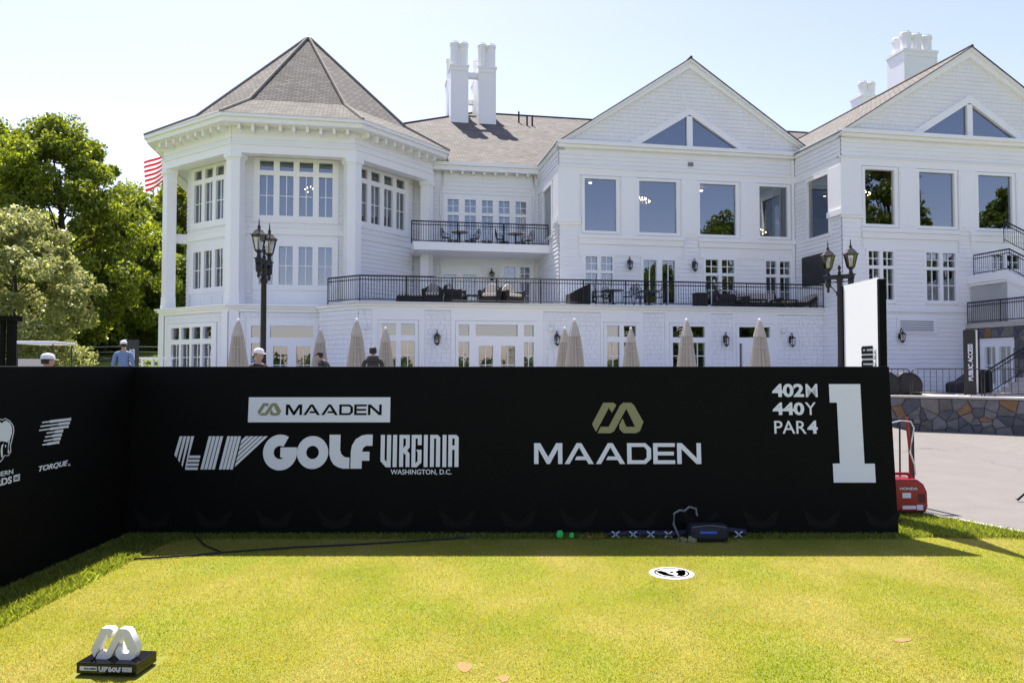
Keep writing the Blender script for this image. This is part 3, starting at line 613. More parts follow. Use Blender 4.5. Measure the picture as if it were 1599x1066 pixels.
# wall lanterns
def wall_lantern(T,x,z):
    m=MB(T); m.box(x-.06,x+.06,-.05,-.02,z-.12,z+.2); m.tube([(x,-.05,z+.12),(x,-.14,z+.34),(x,-.24,z+.3),(x,-.24,z+.2)],.018,6)
    m.lathe([(.02,z+.22),(.05,z+.17),(.15,z+.1),(.16,z+.08)],6,(x,-.24)); m.lathe([(.11,z-.22),(.13,z-.2),(.05,z-.27),(.02,z-.31)][::-1],6,(x,-.24))
    for k in range(6):
        a=math.pi/3*k; m.tube([(x+.13*math.cos(a),-.24+.13*math.sin(a),z+.09),(x+.1*math.cos(a),-.24+.1*math.sin(a),z-.21)],.012,4)
    o=m.build('wall_lantern',BLACKM,CH)
    MB(T).lathe([(.092,z-.2),(.12,z+.085)],6,(x,-.24)).build('lantern_glass',LGLASS,o)
for x in (-5.84,-.72,7.02,10.22): wall_lantern((0,-2.3,0),x,2.93)
for x in (3.35,6.58): wall_lantern((0,0,0),x,6.55)
wall_lantern((0,4.6,0),-2.48,6.45); wall_lantern((0,-3.83,0),14.63,3.1)
al=MB((0,-2.3,0)).lathe([(.13,0),(.13,.05)],12).build('fire_bell',RED,CH); al.rotation_euler=(math.pi/2,0,0); al.location=(-5.3,-2.32,3.2)
for x in (-9.6,-.95,9.85): MB((0,-2.3,0)).lathe([(.02,3.22),(.09,3.3),(.1,3.42),(.05,3.47)],10,(x if x>-9 else -8.75,-.1)).build('security_camera',WPLAST,CH)
trim((0,0,0),(6.35,6.6,-.09,-.03,11.35,11.52),name='floodlight',m=mat('grey_box',(.2,.2,.2),.5))
# --- stair block on the far right
ST=MB()
SBU=17.95
ST.box(SBU+.05,24,-9.5,-3.84,3.45,3.66); ST.build('walkway',PATIO,CH)
sw=MB().box(SBU+.06,18.5,-4.62,-3.84,GF,3.45).box(SBU+.06,18.5,-9.5,-6.5,GF,3.45).box(SBU+.06,18.5,-6.5,-4.62,2.98,3.45).build('stone_base',MORTAR,CH)
window((SBU+.15,-4.62,-math.pi/2),(0,1.88,GF,2.98),[(.25,.85,1.0,2.6,2,2),(1.05,1.65,1.0,2.6,2,2)],'door',handle=(.95,1.7))
MB().box(18.3,21,-5.9,-3.84,3.66,5.55).build('landing',WHITE,CH)
pm=MB((18.3,-3.84,-math.pi/2))
pm.prismy([(0,5.5),(2.1,5.5),(3.3,4.95),(6,4.95),(6,5.25),(3.4,5.25),(2.2,5.85),(0,5.85)],-.16,.1).prismy([(0,5.38),(2.05,5.38),(3.2,4.85),(6,4.85),(6,4.948),(3.28,4.948),(2.08,5.498),(0,5.498)],-.08,.1).prismy([(0,3.67),(6,3.67),(6,4.848),(3.18,4.848),(2.03,5.378),(0,5.378)],-.0,.1)
pm.build('parapet',TRIM,CH)
railing([(18.28,-4.1),(18.28,-6.05),(18.28,-8.2)],5.85,.92,zs=[5.85,5.85,4.6])
railing([(19.6,-8.5),(19.6,-4.4)],5.2,.95,zs=[4.9,7.4])
railing([(SBU+.1,-3.95),(SBU+.1,-9.4)],3.66,.96)
stp=MB()
steps=[MB().box(14.35+.33*k,17.3,-15,-9.3,GF-.05+.17*k,GF+.13+.17*k-.004) for k in range(9)]
so_=thing('stone_stairs','flight of pale stone steps climbing beside the stone base of the clubhouse','stairs',(OX,OY,0),PHI)
for s_ in steps: s_.build('step',PATIO,so_,bevel=.015)
rr=railing([(14.3,-9.2),(17.4,-9.2)],0,.95,so_,zs=[GF,GF+1.65])
# ------------------------------------------------------------------ stone faces: every stone a piece
def clip(poly,p,n):
    out=[]
    for i in range(len(poly)):
        a,b=poly[i],poly[(i+1)%len(poly)]; da=(a[0]-p[0])*n[0]+(a[1]-p[1])*n[1]; db=(b[0]-p[0])*n[0]+(b[1]-p[1])*n[1]
        if da<=0: out.append(a)
        if (da<0<db) or (db<0<da): t=da/(da-db); out.append((a[0]+(b[0]-a[0])*t,a[1]+(b[1]-a[1])*t))
    return out
def stones(x0,x1,z0,z1,sx,sz,mapf,parent,rs):
    pts=[]; r=0; z=z0+sz*.4
    while z<z1:
        x=x0+(sx*.5 if r%2 else 0)
        while x<x1: pts.append((x+rs.uniform(-.48,.48)*sx,z+rs.uniform(-.48,.48)*sz)); x+=sx*rs.uniform(.6,1.5)
        z+=sz*rs.uniform(.7,1.15); r+=1
    for i,p in enumerate(pts):
        poly=[(x0,z0),(x1,z0),(x1,z1),(x0,z1)]
        for j,q in enumerate(pts):
            if j==i or abs(q[0]-p[0])>3*sx or abs(q[1]-p[1])>3*sz: continue
            n=(q[0]-p[0],q[1]-p[1]); poly=clip(poly,((p[0]+q[0])/2,(p[1]+q[1])/2),n)
            if len(poly)<3: break
        if len(poly)<3: continue
        cx=sum(a for a,_ in poly)/len(poly); cz=sum(b for _,b in poly)/len(poly); d=rs.uniform(.03,.09)
        def sh(k,g): 
            o=[]
            for a,b in poly:
                L=math.hypot(a-cx,b-cz) or 1; f=max(.2,1-g/L)*k; o.append((cx+(a-cx)*f,cz+(b-cz)*f))
            return o
        base,mid,top=sh(1,.006),sh(1,.01),sh(.9,.02); n=len(poly); vs=[]
        for ring_,dep in ((base,0.01),(mid,-d*.75),(top,-d)):
            vs+= [mapf(a,dep+rs.uniform(-.006,.006),b) for a,b in ring_]
        vs.append(mapf(cx,-d-.008,cz)); fs=[]
        for k in range(2):
            for m in range(n): fs.append((k*n+m,k*n+(m+1)%n,(k+1)*n+(m+1)%n,(k+1)*n+m))
        fs+= [(2*n+m,2*n+(m+1)%n,3*n) for m in range(n)]
        me=bpy.data.meshes.new('stone'); me.from_pydata(vs,[],fs); me.update()
        link('stone',me,rs.choices(STONEC,[5,4,3,3,1.3,4,3])[0],parent)
rs=random.Random(3)
# stone base faces of stair block
stones(0,.76,GF,3.42,.4,.3,lambda a,d,z:(SBU+.06+d,-3.86-a,z),sw,rs)
stones(.78,2.66,3.0,3.42,.42,.3,lambda a,d,z:(SBU+.06+d,-3.86-a,z),sw,rs)
stones(2.66,5.0,GF,3.42,.42,.32,lambda a,d,z:(SBU+.06+d,-3.86-a,z),sw,rs)
# retaining wall of the patio
RW=[(8.2,27.9),(11.0,27.25),(13.15,26.28),(14.8,25.35),(16.35,24.2),(18.0,22.6),(19.5,20.6)]
acc=[0]
for a,b in zip(RW,RW[1:]): acc.append(acc[-1]+math.dist(a,b))
def rwp(s,off):
    s=max(0,min(acc[-1]-1e-4,s)); i=max(k for k in range(len(acc)) if acc[k]<=s); i=min(i,len(RW)-2)
    a,b=RW[i],RW[i+1]; t=(s-acc[i])/(acc[i+1]-acc[i]); dx,dy=(b[0]-a[0])/(acc[i+1]-acc[i]),(b[1]-a[1])/(acc[i+1]-acc[i])
    return (a[0]+(b[0]-a[0])*t-dy*off*-1*0 + (-dy)*-off*-1, a[1]+(b[1]-a[1])*t + dx*off)
def rwn(s,d,z):
    s=max(0,min(acc[-1]-1e-4,s)); i=min(max(k for k in range(len(acc)) if acc[k]<=s),len(RW)-2)
    a,b=RW[i],RW[i+1]; t=(s-acc[i])/(acc[i+1]-acc[i]); dx,dy=(b[0]-a[0])/(acc[i+1]-acc[i]),(b[1]-a[1])/(acc[i+1]-acc[i])
    return (a[0]+(b[0]-a[0])*t-dy*d, a[1]+(b[1]-a[1])*t+dx*d, z)       # d>0 behind the face
rw_=thing('retaining_wall','low curved fieldstone retaining wall edging the patio above the drive','wall',(0,0,0))
n=40; core=MB(); S_=[acc[-1]*k/n for k in range(n+1)]
for a,b in zip(S_,S_[1:]):
    q=[rwn(a,0,-.7),rwn(b,0,-.7),rwn(b,.35,-.7),rwn(a,.35,-.7),rwn(a,0,.68),rwn(b,0,.68),rwn(b,.35,.68),rwn(a,.35,.68)]
    core.add(q,[(0,1,5,4),(4,5,6,7),(2,3,7,6)])
core.build('mortar_core',MORTAR,rw_)
stones(3.2,acc[-1]-.5,-.55,.67,.40,.27,rwn,rw_,rs)
cp=MB()
for a,b in zip(S_,S_[1:]):
    q=[rwn(a,-.1,.682),rwn(b,-.1,.682),rwn(b,.4,.682),rwn(a,.4,.682),rwn(a,-.1,.75),rwn(b,-.1,.75),rwn(b,.4,.75),rwn(a,.4,.75)]
    cp.add(q,[(0,1,5,4),(4,5,6,7),(3,2,1,0),(2,3,7,6)])
cp.build('coping',PATIO,rw_)
pp=[rwn(s,.38,0)[:2] for s in S_]
bm=MB(); poly=[(-24,26.4),(6,28.2)]+pp+[(30,19.5),(34,46),(-16,46),(-24,34)]
bm.prism(poly,.35,.70); bm.build('patio',PATIO,kind='structure')
# ------------------------------------------------------------------ hoarding boards round the tee
LEAN=-math.atan(.15/1.75)
fb=thing('tee_board','long black hoarding facing the green with white lettering and a big white number one','board',(0,7.93,0)); fb.rotation_euler=(LEAN,0,0)
MB().box(-4.08,4.03,0,.06,0,1.756).build('panel',BOARD,fb,bevel=.006)
MB().box(-3.9,-3.84,.06,.5,0,.05).box(0,.06,.06,.6,0,.05).box(3.8,3.86,.06,.5,0,.05).build('foot',BLACKM,fb)
def put(me,m,par,name='lettering'): return link(name,me,m,par)
MB().box(-2.796,-1.292,-.006,-.001,1.164,1.428).build('sponsor_plate',PRINT,fb)
put(poly_mesh(LOGO,LOGOB,(-2.698,-2.447,1.235,1.367),y=-.007),OLIVE,fb,'emblem')
put(poly_mesh(*MAAD,(-2.398,-1.382,1.24,1.352),y=-.007),BOARD,fb)
put(poly_mesh(*LIV,(-3.551,-2.569,.672,1.018)),PRINT,fb)
put(poly_mesh(*GOLF,(-2.624,-1.472,.662,1.035)),PRINT,fb)
put(poly_mesh(*VIRG,(-1.385,-.563,.695,1.032)),PRINT,fb)
put(text_mesh('WASHINGTON, D.C.',(-1.276,-.636,.612,.672),.012),PRINT,fb)
put(poly_mesh(LOGO,LOGOB,(.847,1.392,1.05,1.371)),OLIVE,fb,'emblem')
put(poly_mesh(*MAAD,(.233,1.992,.729,.946)),PRINT,fb)
put(text_mesh('402',(2.768,3.105,1.430,1.572),.036),PRINT,fb); put(text_mesh('M',(3.125,3.25,1.430,1.57),.004),PRINT,fb)
put(text_mesh('440',(2.766,3.10,1.239,1.374),.036),PRINT,fb); put(text_mesh('Y',(3.11,3.225,1.241,1.374),.004),PRINT,fb)
put(text_mesh('PAR',(2.775,3.115,1.045,1.18),.006),PRINT,fb); put(text_mesh('4',(3.125,3.234,1.045,1.182),.036),PRINT,fb)
put(poly_mesh(*ONE,(3.375,3.816,.536,1.568)),PRINT,fb,'number')
cr=[]
for k in range(13):
    x=-3.75+.635*k; cr.append([(x-.14,.10),(x-.2,.27),(x-.07,.17),(x,.13),(x+.07,.17),(x+.2,.27),(x+.14,.10),(x+.06,.07),(x-.06,.07)])
for c_ in cr: put(poly_mesh([c_],(-4,4,0,1),(-4,4,0,1),y=-.0015),PATT,fb,'pattern')
lb=thing('side_board','black hoarding along the left edge of the tee with two team emblems','board',(-4.02,0,0),R(90))
MB().box(-6,8.06,0,.06,0,1.752).build('panel',BOARD,lb,bevel=.006)
bars=[(520,870,610),(503,855,720),(487,840,615),(573,772,675),(557,757,637),(542,743,660),(527,727,582)]; P=[]
for k,(a,b,t) in enumerate(bars):
    z=7-k; P.append([(a,z-.18),(t,z-.18),(t,z-.34),(b-12,z-.34),(b-12,z-.44),(b,z-.44),(b,z+.44),(b-12,z+.44),(b-12,z+.34),(t,z+.34),(t,z+.18),(a,z+.18)])
put(poly_mesh(P,(487,870,.5,7.5),(6.44,6.9,1.065,1.288)),PRINT,lb,'emblem')
put(text_mesh('TORQUE',(6.445,6.865,.85,.905),.03,.3),PRINT,lb); put(text_mesh('GC',(6.87,6.905,.85,.868),.01),PRINT,lb)
rh=[[(-120,150),(-60,128),(0,135),(35,170),(60,150),(85,140),(130,175),(158,230),(160,300),(135,380),(100,410),(95,400),(60,390),(30,380),(0,400),(-40,380),(-80,420),(-140,400),(-170,300),(-160,200)],
 [(40,430),(62,415),(50,470),(55,570),(40,580),(30,500)],[(80,430),(95,440),(85,470)],[(120,400),(135,390),(120,480),(135,535),(115,540)]]
ol=[(-150,130),(-60,105),(0,108),(40,130),(75,115),(130,150),(175,220),(182,280),(165,370),(145,450),(150,530),(120,570),(75,560),(50,605),(15,635),(-40,640)]
def ribbon(ps,wd):
    L,Rr=[],[]
    for i,p in enumerate(ps):
        a=ps[max(0,i-1)];b=ps[min(len(ps)-1,i+1)]; d=Vector((b[0]-a[0],b[1]-a[1])).normalized(); L.append((p[0]-d.y*wd,p[1]+d.x*wd)); Rr.append((p[0]+d.y*wd,p[1]-d.x*wd))
    return L+Rr[::-1]
rh.append(ribbon(ol,4)); rh=[flip(p,640) for p in rh]
put(poly_mesh(rh,(0,185,0,535),(5.93,6.115,.995,1.345)),PRINT,lb,'emblem')
put(text_mesh('SOUTHERN',(5.70,6.115,.888,.926),.01),PRINT,lb); put(text_mesh('GUARDS',(5.69,6.10,.815,.872),.03),PRINT,lb)
MB().box(6.125,6.2,-.004,-.001,.822,.874).build('plate',PRINT,lb); put(text_mesh('GC',(6.133,6.192,.834,.862),.02,y=-.005),BOARD,lb)
# white totem standing edge-on behind the board's end
py=thing('totem_sign','tall white two-sided totem panel with black edge standing behind the hoarding','sign',(4.2,9.04,0))
MB().box(-.025,.025,-.45,.45,.02,2.765).build('panel',mat('white_panel',(.82,.82,.82),.4),py)
MB().box(-.04,.04,-.5,-.452,0,2.74).box(-.04,.04,.452,.5,0,2.76).box(-.2,.2,-.5,.5,0,.02).build('frame',BOARD,py)
def turned(me,mat_,par,x0,flipy):   # lettering turned to read upward on the face looking left (-x)
    n=len(me.vertices); c=np.empty(n*3); me.vertices.foreach_get('co',c); c=c.reshape(-1,3)
    me.vertices.foreach_set('co',np.stack([x0+c[:,1],c[:,2],c[:,0]],1).ravel()); me.update(); return link('lettering',me,mat_,par)
turned(poly_mesh(*VIRG,(1.29,1.99,-.305,-.02)),BOARD,py,-.025,0)
turned(text_mesh('WASHINGTON, D.C.',(1.35,1.95,-.385,-.335),.01),BOARD,py,-.025,0)
# ------------------------------------------------------------------ tee furniture
tm=thing('tee_marker','white interlocking metal emblem on a small black plinth on the green','tee marker',(-2.31,4.36,0))
def shape(me): return me
tm.rotation_euler=(0,0,R(-5))
MB().box(-.18,.18,0,.21,0,.062).build('plinth',mat('black_gloss',(.008,.008,.009),.15),tm,bevel=.004)
lg=poly_mesh(LOGO,LOGOB,(-.135,.15,.062,.238),y=0); 
for v in lg.vertices: v.co.y=.11 if v.co.y>-.001 else .06
link('emblem',lg,mat('white_enamel',(.82,.82,.82),.3),tm)
MB().box(-.157,-.055,-.003,-.0005,.02,.043).build('plate',PRINT,tm); put(poly_mesh(*MAAD,(-.13,-.06,.027,.036),y=-.0035),BOARD,tm)
put(poly_mesh(*LIV,(-.045,.018,.016,.046)),PRINT,tm); put(poly_mesh(*GOLF,(.015,.09,.016,.046)),PRINT,tm); put(poly_mesh(*VIRG,(.098,.155,.02,.046)),PRINT,tm)
yp=thing('yardage_plaque','round white plaque with dark crest sunk in the green','plaque',(1.36,6.5,-.02))
MB().lathe([(.19,0),(.19,.012),(.18,.016)],32).build('disc',mat('plaque_white',(.5,.49,.47),.6,var=.08,vscale=20),yp)
NAVY=mat('navy_print',(.03,.04,.06),.6)
def flat(polys,m,par,z,src=(-1,1,-1,1),r=.16):
    me=poly_mesh(polys,src,(-r,r,-r,r),y=0)
    for v in me.vertices: v.co=(v.co.x,v.co.z,z)
    return link('crest',me,m,par)
flat([arc(0,0,.92,0,356,40),arc(0,0,.84,0,356,40)],NAVY,yp,.018)
flat([[(-.78,.3),(-.72,-.1),(-.5,-.5),(-.2,-.68),(.1,-.7),(-.05,-.4),(-.2,-.25),(-.3,.1),(-.5,.35)],[(.78,.35),(.5,.5),(.22,.15),(.3,-.2),(.15,-.6),(.4,-.66),(.62,-.42),(.74,-.05)],[(-.12,.1),(.05,.22),(.12,.05),(0,-.1)]],NAVY,yp,.0185)
for k in range(9): 
    a=R(45+11.2*k); flat([[(.62*math.cos(a),.62*math.sin(a)),(.74*math.cos(a),.74*math.sin(a)),(.74*math.cos(a+.11),.74*math.sin(a+.11)),(.62*math.cos(a+.11),.62*math.sin(a+.11))]],NAVY,yp,.0182,(-1,1,-1,1)) if False else None
DIV=mat('sand_divot',(.33,.19,.07),.95,var=.3,vscale=40,bump=.6,bscale=80)
for k,(x,y,a,b,t) in enumerate([(-.281,4.5,.045,.085,.2),(-.045,4.33,.035,.05,0),(2.518,4.93,.07,.03,.3),(.33,5.0,.02,.02,0),(-.02,5.35,.03,.012,0)]):
    rs2=random.Random(k); P=[]
    for i in range(14): q=2*math.pi*i/14; r_=rs2.uniform(.75,1.1); P.append((x+(a*math.cos(q)*math.cos(t)-b*math.sin(q)*math.sin(t))*r_,y+(a*math.cos(q)*math.sin(t)+b*math.sin(q)*math.cos(t))*r_))
    MB().prism(P,-.013,-.0085).build('divot',DIV,kind='structure')
# bag, straps, clips, cable by the foot of the board
bag=thing('pouch','small black zipped pouch with a blue stripe lying against the hoarding','pouch',(1.98,7.72,-.01))
bp=MB().box(-.2,.2,-.1,.1,0,.17).build('body',mat('black_nylon',(.01,.011,.016),.6,bump=.3,bscale=90),bag,bevel=.045)
MB().box(-.1,.07,-.106,-.1,.09,.115).build('stripe',mat('blue_stripe',(.03,.12,.5),.5),bag)
MB().tube([(-.17,-.09,.15),(0,-.1,.172),(.17,-.09,.15)],.006,5).build('zip',mat('zip_grey',(.12,.12,.12),.4),bag)
WEB=mat('grey_webbing',(.16,.17,.18),.7,var=.5,vscale=30)
P=[(-.22,.02,.02),(-.27,.03,.14),(-.26,.05,.25),(-.2,.06,.28),(-.15,.07,.27),(-.1,.08,.31),(-.03,.08,.29),(-.02,.07,.22)]
tag(MB().tube(P,.012,5).build('strap_loop',WEB),'grey webbing strap looped above the black pouch','strap').location=(1.92,7.74,0)
kb=MB()
for k in range(14):
    x,y=rs.uniform(-.09,.07),rs.uniform(-.06,.04); kb.box(x,x+rs.uniform(.015,.05),y,y+.008,.0,rs.uniform(.02,.07))
o=tag(kb.build('key_bunch',mat('steel',(.5,.5,.52),.25,1)),'bunch of shiny steel keys and clips beside the black pouch','keys'); o.location=(1.74,7.66,-.005)
lan=thing('lanyard','long dark lanyard with white crosses lying along the foot of the hoarding','lanyard',(0,7.83,0))
MB().tube([(.98,0,.03),(1.3,.015,.035),(1.65,-.01,.03),(1.9,.02,.05),(2.2,.02,.07),(2.4,.01,.04)],[.02,.035,.035,.03,.03,.04],8).build('band',mat('navy_nylon',(.012,.016,.035),.7),lan)
for x in (1.06,1.24,1.42,1.6,2.32):
    X=MB()
    for s in (-1,1): X.add([(x-.045,-.038,.035-s*.03),(x-.03,-.038,.035-s*.035),(x+.045,-.038,.035+s*.03),(x+.03,-.038,.035+s*.035)],[(0,1,2,3)] if s>0 else [(3,2,1,0)])
    X.build('cross',mat('pale_blue',(.45,.52,.62),.6),lan)
GRN=mat('neon_green',(.03,.62,.12),.5)
for x,y,s,lb_ in ((.489,7.8,1,'neon green peg, the larger of two at the foot of the hoarding'),(.61,7.8,.7,'neon green peg, the smaller of two at the foot of the hoarding')):
    o=tag(MB().prismy([(-.03*s,0),(.03*s,0),(.035*s,.05*s),(.02*s,.075*s),(-.02*s,.07*s),(-.034*s,.04*s)],-.02,.02).build('marker_peg',GRN,bevel=.006),lb_,'peg'); o.location=(x,y,0)
o=tag(MB().tube([(0,0,.008),(.17,0,.008)],[.006,.003],6).lathe([(.01,.0),(.012,.006),(.008,.016)],8,(0,0)).build('golf_tee',mat('orange_wood',(.6,.12,.02),.5)),'thin orange golf tee lying in the shade','golf tee'); o.location=(.78,7.8,0)
cb=MB().tube([(-3.5,6.93,.0),(-3.1,7.02,.004),(-2.6,7.22,.004),(-2.1,7.38,.004),(-1.5,7.5,.004),(-.6,7.75,.004),(-.2,7.9,.01)],.009,6).build('cable',BLACKM); tag(cb,'thin black cable lying across the shaded green','cable')
cb=MB().tube([(-2.75,7.2,.004),(-3.0,7.45,.004),(-3.3,7.9,.01)],.007,6).build('cable',BLACKM); tag(cb,'short black cable running back from the longer cable to the corner','cable')
# generator-like red machine behind the board end
gen=thing('red_machine','red portable engine unit with white lettering at the end of the hoarding','generator',(4.75,9.12,0))
gm=MB().prismy([(-.28,.03),(.14,.03),(.165,.1),(.16,.27),(.12,.36),(.04,.42),(-.28,.42)],-.14,.14).build('body',RED,gen,bevel=.02)
MB().tube([(-.2,-.03,.41),(-.18,-.03,.47),(-.02,-.03,.47),(.03,-.03,.41)],.02,6).build('handle',RED,gen)
MB().box(-.26,-.2,-.12,.12,0,.03).box(.06,.12,-.12,.12,0,.03).build('foot',BLACKM,gen)
put(text_mesh('HONDA',(-.17,.04,.295,.325),.02,y=-.143),PRINT,gen)
for q_ in ((-.14,-.04,-.145,-.14,.2,.26),(-.14,.02,-.145,-.14,.07,.11),(.03,.1,-.145,-.14,.06,.12)): MB().box(*q_).build('sticker',PRINT,gen)
for k in range(5): MB().box(.05+.018*k,.058+.018*k,-.144,-.14,.15,.25).build('vent',BLACKM,gen)
hr=thing('hand_rail_frame','black square-tube stand with a thin inner bar beside the red machine','stand',(4.77,9.6,0))
MB().box(.26,.31,-.02,.03,0,1.1).build('post',BLACKM,hr); MB().box(-.6,.26,-.02,.03,1.05,1.1).build('top_bar',BLACKM,hr); MB().tube([(.13,0,0),(.14,0,1.05)],.012,6).build('inner_bar',BLACKM,hr); MB().box(-.6,-.55,-.02,.03,0,1.05).build('post',BLACKM,hr)
o=tag(MB().tube([(0,0,.3),(-.02,0,.8),(-.05,0,1.13)],.018,8).lathe([(.022,0),(.022,.31)],8).build('red_pole',RED),'slim red pole standing in front of the black stand','pole'); o.location=(4.89,9.3,0)
o=tag(MB().tube([(-.25,0,1.06),(-.12,0,1.09),(0,0,1.08),(.04,0,1.0),(.01,0,.85),(-.01,0,.7),(.04,0,.55),(.05,0,.43)],.009,6).build('white_cable',WPLAST),'white cable draped over the black stand and hanging down','cable'); o.location=(4.87,9.26,0)
rod=thing('tripod_leg','dark tube of a folded tripod reaching in above the drive','tripod',(7.4,9.85,0))
MB().tube([(-.86,0,.03),(0,0,.75)],.022,8).build('leg',BLACKM,rod); MB().tube([(.5,.5,0),(0,0,.75)],.022,8).build('leg',BLACKM,rod); MB().tube([(.4,-.6,0),(0,0,.75)],.022,8).build('leg',BLACKM,rod); MB().lathe([(.05,.72),(.05,.95),(.03,1.0)],8).build('head',BLACKM,rod)
# ------------------------------------------------------------------ closed parasols on the patio
def parasol():
    t=thing('parasol','','parasol',group='closed parasols on the patio')
    prof=[(.24,.95),(.285,1.0),(.25,1.35),(.2,1.75),(.165,2.0),(.17,2.02),(.19,2.05),(.13,2.3),(.06,2.5),(.035,2.53)]
    n=26; mb=MB(); vs=[];fs=[]
    for i,(r,z) in enumerate(prof):
        for j in range(n):
            a=2*math.pi*j/n; fo=(.2 if i<6 else .07); rr=r*(1+(fo if j%2 else -fo)+.06*math.sin(3*a+i*.7)); vs.append((rr*math.cos(a)*.95,rr*math.sin(a),z+(.05*math.sin(5*a) if i==0 else 0)))
    for i in range(len(prof)-1):
        for j in range(n): fs.append((i*n+j,i*n+(j+1)%n,(i+1)*n+(j+1)%n,(i+1)*n+j))
    mb.add(vs,fs); mb.build('canopy',CREAM,t)
    MB().tube([(0,0,0),(0,0,2.52)],.025,8).build('pole',mat('pole_wood',(.35,.3,.24),.6),t,True)
    MB().lathe([(.02,2.52),(.05,2.54),(.055,2.58),(.035,2.62),(.01,2.63)],10).build('finial',WPLAST,t,True)
    MB().lathe([(.3,0),(.3,.06),(.06,.09),(.045,.3)],16).build('base',BLACKM,t,True)
    st=MB(); 
    for j in range(16):
        a,b=2*math.pi*j/16,2*math.pi*(j+1)/16; st.quad((.215*math.cos(a),.215*math.sin(a),1.66),(.215*math.cos(b),.215*math.sin(b),1.66),(.205*math.cos(b),.205*math.sin(b),1.71),(.205*math.cos(a),.205*math.sin(a),1.71))
    st.build('tie_strap',CREAM,t); return t
pa=parasol()
PS=[(-8.89,24.5,'closed cream parasol beside the black lamp post and the tower'),(-7.11,28.0,'small closed parasol against the tower entrance doors'),(-5.04,24.5,'closed cream parasol standing where the tower meets the terrace wall'),(-4.52,27.0,'closed cream parasol before the two-light window right of the tower'),
 (1.88,27.0,'shorter closed parasol half behind a taller one beside a wall lantern'),(2.03,24.5,'taller closed parasol overlapping a shorter one by the wall lantern'),(4.25,27.0,'closed parasol in front of the window between two plain wall panels'),(5.67,24.5,'closed parasol before the window with one wide transom'),(8.04,24.5,'closed parasol in front of the single glazed door')]
for i,(x,y,lb_) in enumerate(PS):
    o=pa if i==0 else copy_tree(pa); o['label']=lb_; o.location=(x,y,max(.70,gz(x,y)) if y>26.5 else gz(x,y)); o.rotation_euler=(0,0,i*1.3)
    s=(3.31-o.location.z)/2.63 if y<25 else (3.16-o.location.z)/2.63; o.scale=(s,s,s)
# ------------------------------------------------------------------ lamp posts
def lamp_post():
    t=thing('street_lamp','','lamp',group='twin lantern lamp posts')
    MB().lathe([(.2,0),(.2,.1),(.15,.16),(.14,.5),(.16,.55),(.12,.62),(.1,1.2),(.12,1.25),(.12,1.3),(.085,1.36),(.075,1.9),(.07,3.5),(.1,3.56),(.1,3.62),(.07,3.66),(.07,3.95),(.11,4.0),(.11,4.05)],14).build('post',BRONZE,t,True)
    MB().box(-.4,.4,-.06,.06,4.0,4.09).box(-.44,.44,-.075,.075,4.09,4.12).build('cross_arm',BRONZE,t,bevel=.01)
    MB().lathe([(.04,4.12),(.05,4.2),(.02,4.24),(.05,4.3),(.04,4.36),(.01,4.4)],10).build('finial',BRONZE,t,True)
    for s in (-1,1):
        pts=[(s*(.08+.22*math.sin(k*.5)*(1-k/16)),0,3.98-.24*(k/12)-.05*math.cos(k*.5)) for k in range(13)]
        MB().tube(pts,.014,6).tube([(s*.31,0,4.0),(s*.22,0,3.78),(s*.08,0,3.6)],.016,6).build('scroll',BRONZE,t,True)
        MB().lathe([(.02,3.62),(.045,3.68),(.03,3.74),(.075,3.8),(.085,4.0)],10,(s*.31,0)).build('pendant',BRONZE,t,True)
        z=4.12; c=(s*.31,0); m=MB()
        m.lathe([(.07,z),(.05,z+.06),(.045,z+.12),(.085,z+.16),(.11,z+.2)],10,c)
        for k in range(6):
            a=math.pi/3*k+.3; p0=(c[0]+.1*math.cos(a),.1*math.sin(a),z+.19); p1=(c[0]+.185*math.cos(a),.185*math.sin(a),z+.56)
            m.tube([p0,p1],.011,4); m.tube([p1,(c[0]+.225*math.cos(a),.225*math.sin(a),z+.6)],[.014,.008],4)
        m.lathe([(.205,z+.555),(.21,z+.575),(.15,z+.64),(.09,z+.71),(.06,z+.73),(.035,z+.76),(.045,z+.79),(.02,z+.83),(.008,z+1.0)],6,c,ph=.3)
        L=m.build('lantern',BRONZE,t)
        MB().lathe([(.1,z+.2),(.18,z+.555)],6,c,ph=.3).build('lantern_glass',LGLASS,L)
        MB().lathe([(.03,z+.2),(.045,z+.25),(.05,z+.4),(.02,z+.47)],8,c).build('bulb',mat('frosted_bulb',(.75,.72,.65),.4),L,True)
    return t
lp=lamp_post()
for i,(x,y,ztop,rz,lb_) in enumerate([(-5.6,17,5.04,84,'black twin-lantern lamp post standing in front of the octagonal tower'),(9.13,21,5.27,-38,'dark twin-lantern lamp post next to the white totem'),(-27.1,45,5.34,5,'distant twin-lantern lamp post in front of the trees')]):
    o=lp if i==0 else copy_tree(lp); o['label']=lb_; g=gz(x,y); o.location=(x,y,g); s=(ztop-g)/5.12; o.scale=(s,s,s); o.rotation_euler=(0,0,R(rz))
